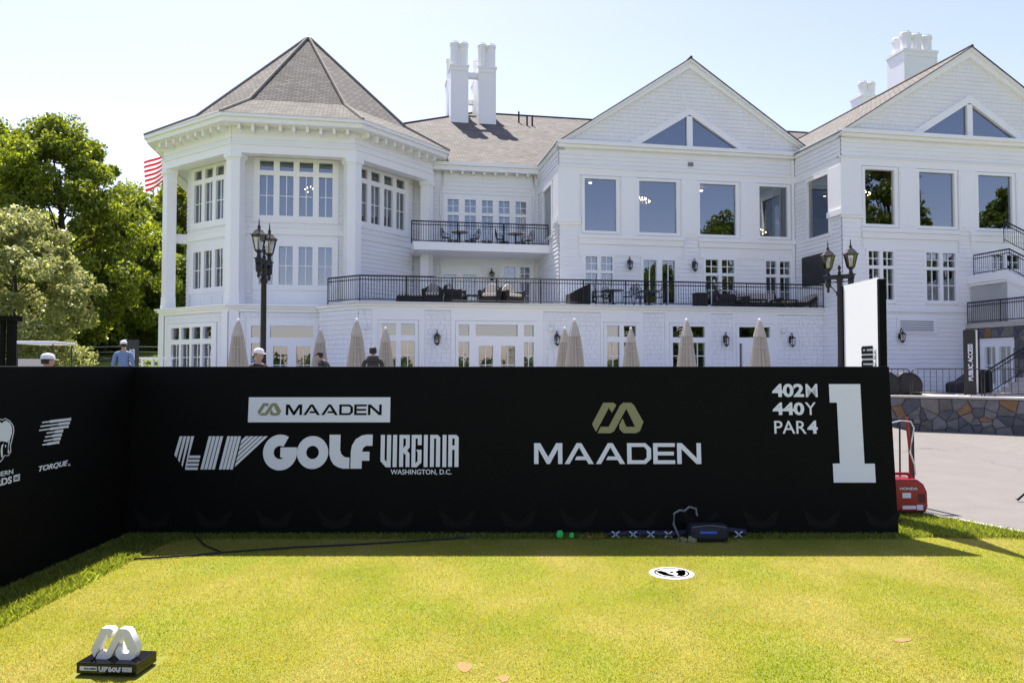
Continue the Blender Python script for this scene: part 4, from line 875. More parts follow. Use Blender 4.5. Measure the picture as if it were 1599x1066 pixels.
# ------------------------------------------------------------------ furniture (clubhouse frame positions)
STRIPE=None
def stripemat():
    m=bpy.data.materials.new('striped_cushion'); m.use_nodes=True; n=m.node_tree.nodes; l=m.node_tree.links; b=n['Principled BSDF']; b.inputs['Roughness'].default_value=.9
    tc=n.new('ShaderNodeTexCoord'); wv=n.new('ShaderNodeTexWave'); wv.inputs['Scale'].default_value=2.6; cr=n.new('ShaderNodeValToRGB'); cr.color_ramp.interpolation='CONSTANT'
    cr.color_ramp.elements[0].color=(.62,.57,.5,1); cr.color_ramp.elements[1].position=.55; cr.color_ramp.elements[1].color=(.2,.19,.18,1)
    l.new(tc.outputs['Object'],wv.inputs['Vector']); l.new(wv.outputs[0],cr.inputs[0]); l.new(cr.outputs[0],b.inputs['Base Color']); return m
STRIPE=stripemat()
def armchair(cm,wd=.85):
    t=thing('armchair','','armchair',group='wicker armchairs on the terrace'); h=wd/2
    MB().box(-h,h,-.4,.4,.0,.34).build('base',WICK,t,bevel=.04)
    for s in (-1,1): MB().prismy([(-.07,.34),(.07,.34),(.09,.58),(.05,.63),(-.05,.63),(-.09,.58)],-.4,.34).build('arm',WICK,t,bevel=.02).location=(s*(h-.05),0,0)
    P=[(h*math.cos(a)*1.02,.33+h*.72*math.sin(a)) for a in np.linspace(0,math.pi,13)]
    bk=MB(); bk.prismy([(x,z+.22) for x,z in P],.3,.42); bk.build('backrest',WICK,t,bevel=.03)
    MB().box(-h+.13,h-.13,-.38,.26,.345,.48).build('seat_cushion',cm,t,bevel=.05)
    P=[((h-.14)*math.cos(a),.3+.5*math.sin(a)) for a in np.linspace(0,math.pi,13)]
    MB().prismy([(x,z+.15) for x,z in P],.12,.295).build('back_cushion',cm,t,bevel=.05); return t
def place(o,u,v,z,rz,lb_): o.location=W(u,v,z); o.rotation_euler=(0,0,PHI+R(rz)); o['label']=lb_; return o
z=ZT+.002
ac=armchair(STRIPE); place(ac,-5.95,-1.5,z,-8,'wicker armchair with striped cushion nearest the tower column')
place(copy_tree(ac),-5.0,-1.45,z,70,'wicker armchair turned sideways beside the low table')
acc_=armchair(CUSH,.95); place(acc_,-3.42,-1.5,z,200,'wicker tub chair with cream cushion next to the low table')
acc_.rotation_euler=(0,0,PHI+R(-20)); place(copy_tree(acc_),-2.55,-1.45,z,25,'cream cushioned tub chair, last of the row toward the gabled wing')
place(copy_tree(ac),8.35,-.9,z,10,'dark wicker armchair behind the coffee table near the gabled wing window')
place(copy_tree(ac),7.45,-1.4,z,80,'dark wicker armchair at the end of the sofa group beside the bin')
def low_table(wd,lb_,u,v,rz,name='coffee_table'):
    t=thing(name,lb_,'table'); h=wd/2
    MB().box(-h,h,-.3,.3,.36,.41).build('table_top',WICK,t,bevel=.01); MB().box(-h+.06,h-.06,-.25,.25,.12,.15).build('shelf',WICK,t)
    for a in (-1,1):
        for b in (-1,1): MB().box(a*(h-.05)-.025,a*(h-.05)+.025,b*.25-.025,b*.25+.025,0,.36).build('leg',WICK,t)
    return place(t,u,v,z,rz,lb_)
low_table(.62,'small dark wicker side table between two armchairs',-4.25,-1.5,0,'side_table')
low_table(1.2,'long dark coffee table in front of the striped sofa',8.7,-1.75,0)
low_table(1.1,'dark coffee table between sofa and chaise longue',10.3,-1.7,0)
t=thing('ottoman','','ottoman'); MB().box(-.55,.55,-.4,.4,0,.3).build('base',WICK,t,bevel=.03); MB().box(-.5,.5,-.37,.37,.302,.4).build('cushion',STRIPE,t,bevel=.04); place(t,-6.95,-1.5,z,0,'low dark ottoman behind the railing corner next to the tower')
t=thing('sofa','','sofa'); MB().box(-1.1,1.1,-.4,.4,0,.32).build('base',WICK,t,bevel=.04); MB().box(-1.1,1.1,.26,.42,.322,.78).build('backrest',WICK,t,bevel=.05)
for s in (-1,1): MB().box(s*1.02-.09,s*1.02+.09,-.4,.25,.322,.58).build('arm',WICK,t,bevel=.04)
for k in range(3): MB().box(-.91+.61*k,-.31+.61*k,-.36,.1,.324,.46).build('seat_cushion',STRIPE,t,bevel=.05); MB().box(-.9+.61*k,-.32+.61*k,.1,.255,.44,.84).build('back_cushion',STRIPE,t,bevel=.05)
place(t,9.55,-.7,z,0,'long wicker sofa with striped cushions behind the coffee tables')
t=thing('chaise_longue','','chaise'); ch_=MB().prismy([(-1.0,.12),(.35,.12),(1.0,.55),(1.05,.62),(1.0,.68),(.9,.66),(.3,.3),(-1.0,.26)],-.34,.34).build('frame',WICK,t,bevel=.03)
MB().prismy([(-.98,.265),(.28,.305),(.9,.67),(.86,.78),(.2,.42),(-.98,.36)],-.31,.31).build('cushion',STRIPE,t,bevel=.03)
for a in (-.85,.8):
    for b in (-.28,.28): MB().box(a-.04,a+.04,b-.04,b+.04,0,.15 if a<0 else .42).build('leg',WICK,t)
place(t,11.1,-1.6,z,0,'wicker chaise longue with raised back near the wing corner')
def dining_chair():
    t=thing('dining_chair','','chair',group='iron dining chairs on the terrace')
    MB().lathe([(.2,.43),(.22,.445),(.2,.46)],12).build('seat',BLACKM,t)
    for a in (-1,1):
        for b in (-1,1): MB().tube([(a*.15,b*.15,.44),(a*.17,b*.17,.2),(a*.22,b*.22,0)],.014,5).build('leg',BLACKM,t)
    m=MB(); m.tube([(-.2,.17,.44),(-.22,.22,.75),(-.12,.25,.95),(0,.26,1.0),(.12,.25,.95),(.22,.22,.75),(.2,.17,.44)],.014,5)
    for k in range(5):
        x=-.14+.07*k; m.tube([(x*.6,.18,.46),(x+.04*math.sin(k*2),.22,.65),(x*.8,.245,.93)],.009,4)
    for zz in (.6,.78): m.tube([(-.2,.2,zz),(-.07,.23,zz+.05),(.07,.23,zz-.05),(.2,.2,zz)],.009,4)
    m.build('backrest',BLACKM,t)
    for s in (-1,1): MB().tube([(s*.21,.2,.66),(s*.25,0,.67),(s*.22,-.16,.62),(s*.17,-.15,.45)],.012,5).build('arm',BLACKM,t)
    return t
def dining_table(r,m,lb_,u,v,zz,h=.73):
    t=thing('dining_table',lb_,'table'); MB().lathe([(r,h-.03),(r+.01,h-.015),(r,h)],20).build('table_top',m,t)
    MB().lathe([(.05,.05),(.04,.3),(.05,h-.03)],8).build('pedestal',BLACKM,t)
    for k in range(4): a=math.pi/2*k+.4; MB().tube([(0,0,.12),(.25*math.cos(a),.25*math.sin(a),.08),(.38*math.cos(a),.38*math.sin(a),0)],.018,5).build('foot',BLACKM,t)
    t.location=W(u,v,zz); return t
dc=dining_chair(); DL=[(1.5,-1.5,70,'iron dining chair behind the dark louvred hatch'),(2.05,-.9,10,'iron dining chair at the round table below the light-blue window, wall side'),(2.75,-1.55,-85,'iron dining chair between the two round terrace tables'),(3.55,-1.0,30,'iron dining chair at the second round table, wall side'),(3.25,-1.85,120,'iron dining chair at the second round table with its back to the railing'),(4.35,-1.5,-60,'iron dining chair in front of the terrace french door')]
for i,(u,v,rz,lb_) in enumerate(DL): place(dc if i==0 else copy_tree(dc),u,v,z,rz,lb_)
dining_table(.5,BLACKM,'round black iron table below the light-blue terrace window',2.1,-1.5,z); dining_table(.5,BLACKM,'round black iron table near the terrace french door',3.8,-1.5,z)
TAN=mat('tan_stone',(.36,.28,.2),.6,var=.2,vscale=12)
dining_table(.42,TAN,'round tan-topped cafe table on the upper balcony, toward the tower',-4.3,3.0,7.63); dining_table(.42,TAN,'round tan-topped cafe table on the upper balcony, toward the gabled wing',-1.5,3.0,7.63)
for u,v,rz,lb_ in [(-4.95,3.1,60,'iron chair at the balcony table toward the tower'),(-3.55,3.2,-70,'iron chair right after the first balcony table, facing it'),(-2.25,3.1,70,'iron chair facing the second balcony table from the tower side'),(-.8,3.2,-60,'iron chair between the second balcony table and the gabled wing')]: place(copy_tree(dc),u,v,7.63,rz,lb_)
t=thing('hatch','','hatch'); MB().prismy([(-.45,0),(.45,0),(.45,.95),(-.45,.5)],-.4,.4).build('housing',WICK,t)
for k in range(7): MB().box(-.42+.125*k,-.36+.125*k,-.425,-.402,.03,.46+.062*k).build('slat',BLACKM,t)
place(t,.42,-1.7,z,0,'dark slatted enclosure with sloping top behind the railing at the wing corner')
t=thing('litter_bin','','bin'); MB().box(-.28,.28,-.25,.25,0,.62).build('body',WICK,t,bevel=.02); MB().box(-.3,.3,-.27,.27,.622,.68).build('lid',BLACKM,t,bevel=.01); place(t,6.25,-1.5,z,0,'square dark litter bin behind the railing under a wall lantern')
t=thing('parasol_stand','','stand'); MB().lathe([(.2,0),(.2,.08),(.04,.12)],10).build('base',BLACKM,t); MB().tube([(0,0,.1),(0.02,0,.75)],.02,6).build('tube',BLACKM,t); place(t,6.85,-1.5,z,0,'slim black umbrella stand next to the litter bin')
# chandeliers and lit bulbs behind the upper windows
BULB=mat('lit_bulb',(1,.8,.5),.5,emit=((1,.72,.38),7))
def chandelier(u,v,zc,r,n,lb_):
    t=thing('chandelier',lb_,'chandelier',W(u,v,zc))
    MB().lathe([(.04,-.1),(.06,0),(.02,.1),(.012,11.1-zc)],8).build('stem',mat('brass_dark',(.25,.18,.08),.4,.8),t)
    b=MB(); f=MB()
    for k in range(n):
        a=2*math.pi*k/n; q=r*(1 if k%2 else .6); zz=.06 if k%2 else .2
        f.tube([(0,0,0),(q*.6*math.cos(a),q*.6*math.sin(a),-.1),(q*math.cos(a),q*math.sin(a),zz-.06)],.01,4); b.lathe([(.01,zz-.03),(.02,zz),(.006,zz+.04)],6,(q*math.cos(a),q*math.sin(a)))
    f.build('arm',MATS['brass_dark'],t,kind='stuff'); b.build('bulb',BULB,t,kind='stuff')
chandelier(4.55,1.6,9.85,.45,26,'lit chandelier seen through the second window of the near gabled wing')
chandelier(13.75,-2.3,9.7,.55,34,'bright chandelier behind the first upper window of the far gabled wing')
chandelier(11.15,2.2,8.6,.4,10,'small lit chandelier low in the last upper window of the near gabled wing')
chandelier(16.3,-1.8,10.2,.35,10,'small chandelier at the top of the middle upper window of the far wing')
chandelier(-11.4,3.2,10.1,.35,8,'chandelier behind the upper front windows of the tower')
for u,v,zz,lb_ in [(7.1,2,10.95,'round ceiling light in the third upper window of the near wing'),(8.4,3,10.95,'round ceiling light deep in the third upper window room'),(2.2,2.4,10.95,'round ceiling light in the corner room of the near wing'),(-3.2,1.2,3.9,'ceiling light inside the double door of the terrace storey'),(-11.2,2.4,3.9,'ceiling light above the tower entrance doors inside')]:
    o=tag(MB().lathe([(.06,-.03),(.08,0)],14).build('ceiling_light',BULB),lb_,'light',None); o.location=W(u,v,zz)
# ------------------------------------------------------------------ people
SKIN=mat('skin',(.45,.27,.19),.55); HAIR=mat('dark_hair',(.02,.015,.012),.6,bump=.5,bscale=90)
def person(lb_,x,y,rz,ht,shirt,pants,hat=None,lean=0,brim=True,hood=False,lookdown=0):
    t=thing('person',lb_,'person',(x,y,gz(x,y)),R(rz)); s=ht/1.78; L=R(lean)
    def B(px,py,pz):
        if pz>.95: dz=pz-.95; py,pz=py*math.cos(L)-dz*math.sin(L),.95+dz*math.cos(L)+py*math.sin(L)
        return (px,py,pz)
    V=[];Ra=[];E=[];K=[]
    def v(p,r,par=None,k=0,bend=True):
        V.append(B(*p) if bend else p); Ra.append(r); K.append(k)
        if par is not None: E.append((par,len(V)-1))
        return len(V)-1
    pel=v((0,0,.95),.155,None,1); wa=v((0,0,1.1),.14,pel); che=v((0,-.01,1.3),.165,wa); sh_=v((0,0,1.43),.12,che); nk=v((0,0,1.5),.06,sh_,2); hd=v((0,-.02,1.58),.065,nk,2)
    for q in (-1,1):
        hp=v((q*.09,0,.88),.1,pel,1); kn=v((q*.11,-.03,.5),.07,hp,1); an=v((q*.12,0,.1),.048,kn,1); v((q*.13,-.16,.04),.04,an,3)
        so_=v((q*.19,0,1.42),.068,sh_); el=v((q*.25,.03,1.14),.05,so_); wr=v((q*.26,-.12,.93),.034,el,0); pm_=v((q*.26,-.17,.87),.036,wr,2)
        for k,(dx,ln) in enumerate(((-.03,.075),(-.01,.085),(.01,.08),(.03,.065))):
            a=v((q*.26+dx,-.195,.835),.0105,pm_,2); v((q*.26+dx,-.195,.835-ln),.009,a,2)
        a=v((q*.26-q*.04,-.17,.865),.012,pm_,2); v((q*.26-q*.055,-.2,.83),.01,a,2)
    me=bpy.data.meshes.new('body'); me.from_pydata(V,E,[]); o=bpy.data.objects.new('body',me); COL.objects.link(o)
    o.modifiers.new('skin','SKIN'); 
    for i,d in enumerate(me.skin_vertices[0].data): d.radius=(Ra[i],Ra[i]*(.72 if i in (1,2,3) else 1)); d.use_root=(i==0)
    ss=o.modifiers.new('sub','SUBSURF'); ss.levels=2; ss.render_levels=2
    dg=bpy.context.evaluated_depsgraph_get(); dg.update(); m2=bpy.data.meshes.new_from_object(o.evaluated_get(dg)); bpy.data.objects.remove(o)
    bm=bmesh.new(); bm.from_mesh(m2)
    hc=Vector(B(0,-.02,1.66)); q=bmesh.ops.create_uvsphere(bm,u_segments=20,v_segments=14,radius=1)
    for vv in q['verts']:
        p=vv.co.copy(); X,Y,Z=p.x*.078,p.y*.096,p.z*.12
        if Z<0: X*=1+Z*2.2; Y=Y*(1+Z*1.2)-(.012 if p.y<0 else 0)
        nose=math.exp(-((p.x/.16)**2+((p.z+.12)/.2)**2)) if p.y<-.5 else 0; Y-=.026*nose
        eye=sum(math.exp(-(((p.x-e)/.14)**2+((p.z-.08)/.12)**2)) for e in (-.38,.38)) if p.y<-.4 else 0; Y+=.012*eye
        mo=math.exp(-((p.x/.3)**2+((p.z+.48)/.06)**2)) if p.y<-.4 else 0; Y+=.006*mo
        vv.co=hc+Vector((X,Y,Z))
    for e in (-1,1):
        r_=bmesh.ops.create_uvsphere(bm,u_segments=8,v_segments=6,radius=1)
        for vv in r_['verts']: vv.co=hc+Vector((e*.08+vv.co.x*.012,.01+vv.co.y*.02,-.005+vv.co.z*.032))
    kv=np.array([V[i] for i in range(len(V))]); kk=np.array(K)
    bm.faces.ensure_lookup_table(); hz=hc.z-.14
    m3=bpy.data.meshes.new('body'); 
    for f in bm.faces:
        c=np.array(f.calc_center_median()); j=int(np.argmin(((kv-c)**2).sum(1)+(kk==2)*0)); f.material_index={0:0,1:1,2:2,3:3}[int(kk[j])]
        if (Vector(c)-hc).length<.15: f.material_index=2
        f.smooth=True
    bm.to_mesh(m3); bm.free()
    for m in (shirt,pants,SKIN,mat('shoe',(.03,.03,.03),.5)): m3.materials.append(m)
    b=link('body',m3,None,t); b.scale=(s,s,s)
    h=MB(); n=16
    rows=[(1.03,-.15),(1.09,.1),(1.08,.4),(.95,.68),(.6,.93),(.08,1.03)]; vs=[];fs=[]
    for r_,zz in rows:
        for j in range(n):
            a=2*math.pi*j/n; k=1 if math.sin(a)>-.2 or zz>.35 else .8; vs.append(tuple(hc+Vector((.08*r_*k*math.cos(a),.098*r_*k*math.sin(a)+.006,.122*zz-(.03 if math.sin(a)>.3 and zz<0 else 0)))))
    for i in range(len(rows)-1):
        for j in range(n): fs.append((i*n+j,i*n+(j+1)%n,(i+1)*n+(j+1)%n,(i+1)*n+j))
    h.add(vs,fs); hb=h.build('hair',HAIR,t,True); hb.scale=(s,s,s)
    if hat:
        c=MB(); vs=[];fs=[]; rows=[(1.13,.3),(1.15,.5),(1.05,.78),(.75,1.02),(.08,1.14)]
        for r_,zz in rows:
            for j in range(n): a=2*math.pi*j/n; vs.append(tuple(hc+Vector((.08*r_*math.cos(a),.1*r_*math.sin(a)+.004,.124*zz))))
        for i in range(len(rows)-1):
            for j in range(n): fs.append((i*n+j,i*n+(j+1)%n,(i+1)*n+(j+1)%n,(i+1)*n+j))
        c.add(vs,fs)
        P=[(.085*math.cos(a),-.06-.12*math.sin(a)) for a in np.linspace(0,math.pi,11)]
        z0=hc.z+.034; c.add([(hc.x+a,hc.y+b,z0-.02*(abs(b)/.18)) for a,b in P]+[(hc.x+a,hc.y+b,z0+.01-.02*(abs(b)/.18)) for a,b in P],[tuple(range(10,-1,-1)),tuple(range(11,22))]+[(i,i+1,12+i,11+i) for i in range(10)])
        cp_=c.build('cap',hat,t,True); cp_.scale=(s,s,s)
    if hood:
        hm=MB(); pc=B(0,.1,1.47); hm.lathe([(.1,pc[2]-.09),(.14,pc[2]-.03),(.13,pc[2]+.04),(.09,pc[2]+.06)],12,(pc[0],pc[1])); ho=hm.build('hood',shirt,t,True); ho.scale=(s,s,s)
    return t
CAPW=mat('white_cloth',(.8,.8,.8),.8); CAPD=mat('dark_cloth',(.02,.02,.022),.85); BLK=mat('black_cloth',(.012,.012,.014),.85); GRY=mat('charcoal_cloth',(.05,.045,.045),.85); BLU=mat('blue_cloth',(.16,.24,.40),.85); KHA=mat('khaki_cloth',(.3,.25,.18),.85)
person('person in white cap and black jacket standing beside the near lamp post',-4.97,14.8,60,1.76,BLK,KHA,CAPW)
person('person in charcoal hooded jacket with dark hair bending between parasols',-3.13,17,190,1.72,GRY,BLK,None,lean=16,hood=True)
person('person in dark cap, mostly hidden behind the hoarding near the tower doors',-4.87,20,250,1.5,GRY,KHA,CAPD,lean=24)
person('person in blue shirt and white cap beside the black access sign',-10.8,21,200,1.76,BLU,KHA,CAPW)
person('person of whom only a white cap shows above the side hoarding',-8.0,13,150,1.78,GRY,KHA,CAPW)
# ------------------------------------------------------------------ signs, barriers, cart, frame, flag
def totem(lb_,x,y,zb,zt,wd,rz,text,z0,z1,xw,right_edge):
    t=thing('access_sign',lb_,'sign',(x,y,zb),R(rz),'black access totems'); h=wd/2
    MB().box(-h,h,-.03,.03,.03,zt-zb).build('panel',mat('black_panel',(.016,.016,.018),.4),t)
    MB().box(h+.001 if right_edge else -h-.07,h+.07 if right_edge else -h-.001,-.035,.035,.03,zt-zb+.01).build('edge_strip',mat('silver',(.7,.7,.72),.35,.3),t)
    MB().box(-.35,.35,-.3,-.2,0,.05).box(-.35,.35,.2,.3,0,.05).box(-.1,.1,-.2,.2,0,.029).build('foot',WPLAST,t)
    me=text_mesh(text,(z0-zb,z1-zb,-xw/2,xw/2),.03,y=0)
    for v in me.vertices: v.co=(-v.co.z,-.0325+min(0,v.co.y)*.5,v.co.x)
    link('lettering',me,PRINT,t); return t
totem('black totem with white vertical lettering standing at the foot of the stone stairs',16.35,27.0,.70,3.05,.46,10,'PUBLIC ACCESS',1.25,2.55,.2,True)
totem('black totem with white vertical lettering on the lawn side of the tower',-12.05,24.0,gz(-12.05,24),2.6,.38,0,'PUBLIC ACCESS',1.02,2.3,.17,False)
def barrier():
    t=thing('crowd_barrier','','barrier',group='black crowd barriers on the patio edge'); L=2.1; h=.94
    c=.14; P=[(0,0,.02)]+[(0,0,h-c)]+[(c-c*math.cos(a),0,h-c+c*math.sin(a)) for a in np.linspace(.3,math.pi/2,5)]+[(L-c+c*math.sin(a),0,h-c+c*math.cos(a)) for a in np.linspace(0,math.pi/2-.3,5)]+[(L,0,h-c),(L,0,.02)]
    MB().tube(P,.019,6).tube([(0,0,.12),(L,0,.12)],.016,6).build('frame',BLACKM,t,True)
    for k in range(1,11): MB().tube([(L*k/11,0,.12),(L*k/11,0,h)],.009,5).build('bar',BLACKM,t)
    for x in (.3,L-.3): MB().box(x-.03,x+.03,-.25,.25,0,.02).tube([(x,0,.02),(x,0,.13)],.015,5).build('foot',BLACKM,t)
    return t
bw=barrier(); bl=['black crowd barrier reaching out from behind the white totem','black crowd barrier crossing in front of the access totem','black crowd barrier in front of the stone steps']
for i,(p,q) in enumerate([((12.0,27.25),(14.0,26.62)),((14.06,26.6),(16.0,25.75)),((16.06,25.72),(17.9,24.65))]):
    o=bw if i==0 else copy_tree(bw); o['label']=bl[i]; o.location=(*p,.72); o.rotation_euler=(0,0,math.atan2(q[1]-p[1],q[0]-p[0]))
COVER=mat('black_cover',(.008,.008,.011),.6,bump=.4,bscale=14)
for i,(x,y,rz,lb_) in enumerate([(13.75,28.0,15,'black covered lounge chair, the one closer to the white patterned chair'),(14.75,28.2,-15,'black covered lounge chair closer to the access totem')]):
    t=thing('covered_chair',lb_,'chair',(x,y,.70),R(rz),'covered lounge chairs'); MB().prismy([(-.42,0),(.42,0),(.45,.45),(.3,.72),(.05,.86),(-.25,.86),(-.42,.7),(-.48,.3)],-.4,.4).build('cover',COVER,t,bevel=.12)
    MB().box(-.36,-.3,-.34,-.28,-.0,.05).box(.3,.36,-.34,-.28,0,.05).build('leg',BLACKM,t)
t=thing('covered_sofa','black covered sofa behind the access totem beside the steps','sofa',W(14.6,-8.0,.70),PHI); MB().prismy([(-.9,0),(.6,0),(.6,.9),(.2,.95),(-.5,.5),(-.9,.42)],-.4,.4).build('cover',COVER,t,bevel=.1)
t=thing('patio_chair','white patterned iron patio chair at the end of the hoarding','chair',(12.95,27.4,.70),R(40))
m=MB()
for k in range(6): m.box(-.22+.08*k,-.19+.08*k,.2,.23,.42,.9)
for k in range(5): m.box(-.22,.21,.2,.23,.45+.1*k,.475+.1*k)
m.build('backrest',WPLAST,t,kind='stuff'); MB().box(-.24,.24,-.22,.24,.39,.42).build('seat',WPLAST,t)
for a in (-1,1):
    for b in (-1,1): MB().box(a*.2-.02,a*.2+.02,b*.2-.02,b*.2+.02,0,.39).build('leg',WPLAST,t)
gc=thing('golf_cart','white-roofed golf cart parked beyond the side hoarding','golf cart',(-15.6,25.3,gz(-15.6,25.3)),R(100))
MB().prismy([(-1.1,.35),(-1.05,.75),(-.4,.8),(-.3,.45),(.35,.42),(.5,.8),(.95,.75),(1.15,.5),(1.15,.35)],-.55,.55).build('body',WPLAST,gc,bevel=.04)
MB().prismy([(-.95,0),(.85,0),(.95,.03),(.8,.08),(-.9,.09)],-.6,.6).build('roof',WPLAST,gc,bevel=.02).location=(0,0,1.78)
MB().box(-.75,-.3,-.5,.5,.8,.92).box(-.85,-.75,-.5,.5,.9,1.3).build('seat',CUSH,gc,bevel=.03)
for a in (-.85,.75):
    for b in (-.52,.52): MB().tube([(a,b,.7),(a*.95,b,1.8)],.02,6).build('roof_post',BLACKM,gc)
for a in (-.75,.8):
    for b in (-.5,.5): MB().tube([(a,b-.09,.23),(a,b+.09,.23)],.23,14).build('wheel',BLACKM,gc)
fr=thing('black_gate_frame','tall black timber frame with upright bars at the left edge beyond the hoarding','frame',(-8.3,12,gz(-8.3,12)))
MB().box(-1.6,.45,-.1,.1,2.36,2.44).build('beam',BOARD,fr)
for x in (-1.5,-1.1,-.7,-.3,0.02,.18): MB().box(x,x+.06,-.03,.03,0,2.36).build('bar',BOARD,fr)
MB().box(.3,.4,-.05,.05,0,2.36).build('post',BOARD,fr)
wf=thing('white_fence','short white timber fence beside the access totem at the tower foot','fence',(-14.2,30,gz(-14.2,30)))
top=2.12-gz(-14.2,30)
for x in (-.5,-.1,.28,.62): MB().box(x,x+.09,-.05,.05,0,top-.08).build('post',WPLAST,wf)
for zz in (top-.08,top-.5): MB().box(-.6,.8,-.07,.07,zz,zz+.08).build('rail',WPLAST,wf)
gr=thing('guard_rail','low steel guard rail along the path below the wood','rail',(0,0,0))
P=[(-34,47),(-30,48.5),(-26,50.5),(-22,53),(-18,55)]; mb=MB()
mb.tube([(x,y,gz(x,y)+.75) for x,y in P],.04,6).tube([(x,y,gz(x,y)+.4) for x,y in P],.03,6); mb.build('rail',mat('galvanised',(.35,.35,.35),.5,.5),gr)
for x,y in P: MB().tube([(x,y,gz(x,y)-.05),(x,y,gz(x,y)+.78)],.04,6).build('post',MATS['galvanised'],gr)
mb=MB(); 
for (a,b),(c,d) in zip(P,P[1:]): mb.quad((a,b-2.6,gz(a,b-2.6)+.02),(c,d-2.6,gz(c,d-2.6)+.02),(c,d-.4,gz(c,d-.4)+.02),(a,b-.4,gz(a,b-.4)+.02))
mb.build('path',mat('path_asphalt',(.09,.085,.08),.9,var=.2,vscale=4),kind='structure')
def flagmat():
    m=bpy.data.materials.new('striped_flag'); m.use_nodes=True; n=m.node_tree.nodes; l=m.node_tree.links; b=n['Principled BSDF']; o=n['Material Output']
    uv=n.new('ShaderNodeUVMap'); sp=n.new('ShaderNodeSeparateXYZ'); l.new(uv.outputs[0],sp.inputs[0])
    mu=n.new('ShaderNodeMath'); mu.operation='MULTIPLY'; mu.inputs[1].default_value=6.5; l.new(sp.outputs[1],mu.inputs[0]); fr_=n.new('ShaderNodeMath'); fr_.operation='FRACT'; l.new(mu.outputs[0],fr_.inputs[0])
    gt=n.new('ShaderNodeMath'); gt.operation='LESS_THAN'; gt.inputs[1].default_value=.5; l.new(fr_.outputs[0],gt.inputs[0])
    mx=n.new('ShaderNodeMix'); mx.data_type='RGBA'; mx.inputs[6].default_value=(.8,.8,.8,1); mx.inputs[7].default_value=(.5,.02,.04,1); l.new(gt.outputs[0],mx.inputs[0])
    cx=n.new('ShaderNodeMath'); cx.operation='LESS_THAN'; cx.inputs[1].default_value=.4; l.new(sp.outputs[0],cx.inputs[0]); cy=n.new('ShaderNodeMath'); cy.operation='GREATER_THAN'; cy.inputs[1].default_value=.4615; l.new(sp.outputs[1],cy.inputs[0])
    an=n.new('ShaderNodeMath'); an.operation='MULTIPLY'; l.new(cx.outputs[0],an.inputs[0]); l.new(cy.outputs[0],an.inputs[1])
    vo=n.new('ShaderNodeTexVoronoi'); vo.inputs['Scale'].default_value=16; vo.inputs['Randomness'].default_value=0; l.new(uv.outputs[0],vo.inputs['Vector']); st=n.new('ShaderNodeMath'); st.operation='LESS_THAN'; st.inputs[1].default_value=.26; l.new(vo.outputs['Distance'],st.inputs[0])
    bl_=n.new('ShaderNodeMix'); bl_.data_type='RGBA'; bl_.inputs[6].default_value=(.02,.03,.12,1); bl_.inputs[7].default_value=(.8,.8,.8,1); l.new(st.outputs[0],bl_.inputs[0])
    m2=n.new('ShaderNodeMix'); m2.data_type='RGBA'; l.new(an.outputs[0],m2.inputs[0]); l.new(mx.outputs[2],m2.inputs[6]); l.new(bl_.outputs[2],m2.inputs[7]); l.new(m2.outputs[2],b.inputs['Base Color']); b.inputs['Roughness'].default_value=.9
    t=n.new('ShaderNodeBsdfTranslucent'); l.new(m2.outputs[2],t.inputs[0]); ms=n.new('ShaderNodeMixShader'); ms.inputs[0].default_value=.4; l.new(b.outputs[0],ms.inputs[1]); l.new(t.outputs[0],ms.inputs[2]); l.new(ms.outputs[0],o.inputs[0]); return m
fp=thing('flagpole','tall flagpole with a red and white striped flag behind the tower','flagpole',(-21.5,50,gz(-21.5,50)))
MB().tube([(0,0,0),(0,0,14.9)],[.09,.05],10).lathe([(.06,14.9),(.11,14.98),(.06,15.08)],10).build('pole',mat('pole_white',(.75,.75,.75),.4),fp,True)
mb=MB(); nx,ny=24,12; Wd,Hd=3.5,1.9
def fpnt(i,j): a,b=i/nx,j/ny; return (-Wd*a*.85,.22*math.sin(a*9+b*1.5)*a, 14.75-Hd*(1-b)-1.5*a**1.3+.1*math.sin(a*7+b))
for i in range(nx):
    for j in range(ny): mb.quad(fpnt(i,j),fpnt(i+1,j),fpnt(i+1,j+1),fpnt(i,j+1),[(i/nx,j/ny),((i+1)/nx,j/ny),((i+1)/nx,(j+1)/ny),(i/nx,(j+1)/ny)])
mb.build('flag',flagmat(),fp,True)
# ------------------------------------------------------------------ trees
def leaves(cent,rad,n,size,r,flat=.6):
    """n leaf-sized quads scattered through clumps; returns verts, faces arrays"""
    k=len(cent); idx=r.integers(0,k,n); d=r.normal(size=(n,3)); d/=np.linalg.norm(d,axis=1)[:,None]; d[:,2]*=flat
    p=cent[idx]+d*(rad[idx]*r.uniform(.35,1.05,n)**.6)[:,None]
    a=r.normal(size=(n,3)); a/=np.linalg.norm(a,axis=1)[:,None]; b=np.cross(a,r.normal(size=(n,3))); b/=np.linalg.norm(b,axis=1)[:,None]
    s=(size*r.uniform(.55,1.3,n))[:,None]; q=np.stack([p-a*s,p-b*s*.55,p+a*s,p+b*s*.55],1).reshape(-1,3); return q
def quads_obj(name,q,m,parent,kind=None):
    n=len(q)//4; me=bpy.data.meshes.new(name); me.vertices.add(len(q)); me.vertices.foreach_set('co',q.astype(np.float32).ravel()); me.loops.add(n*4); me.loops.foreach_set('vertex_index',np.arange(n*4,dtype=np.int32))
    me.polygons.add(n); me.polygons.foreach_set('loop_start',np.arange(0,n*4,4,dtype=np.int32)); me.polygons.foreach_set('loop_total',np.full(n,4,dtype=np.int32)); me.update(calc_edges=True); me.validate()
    return link(name,me,m,parent,kind=kind)
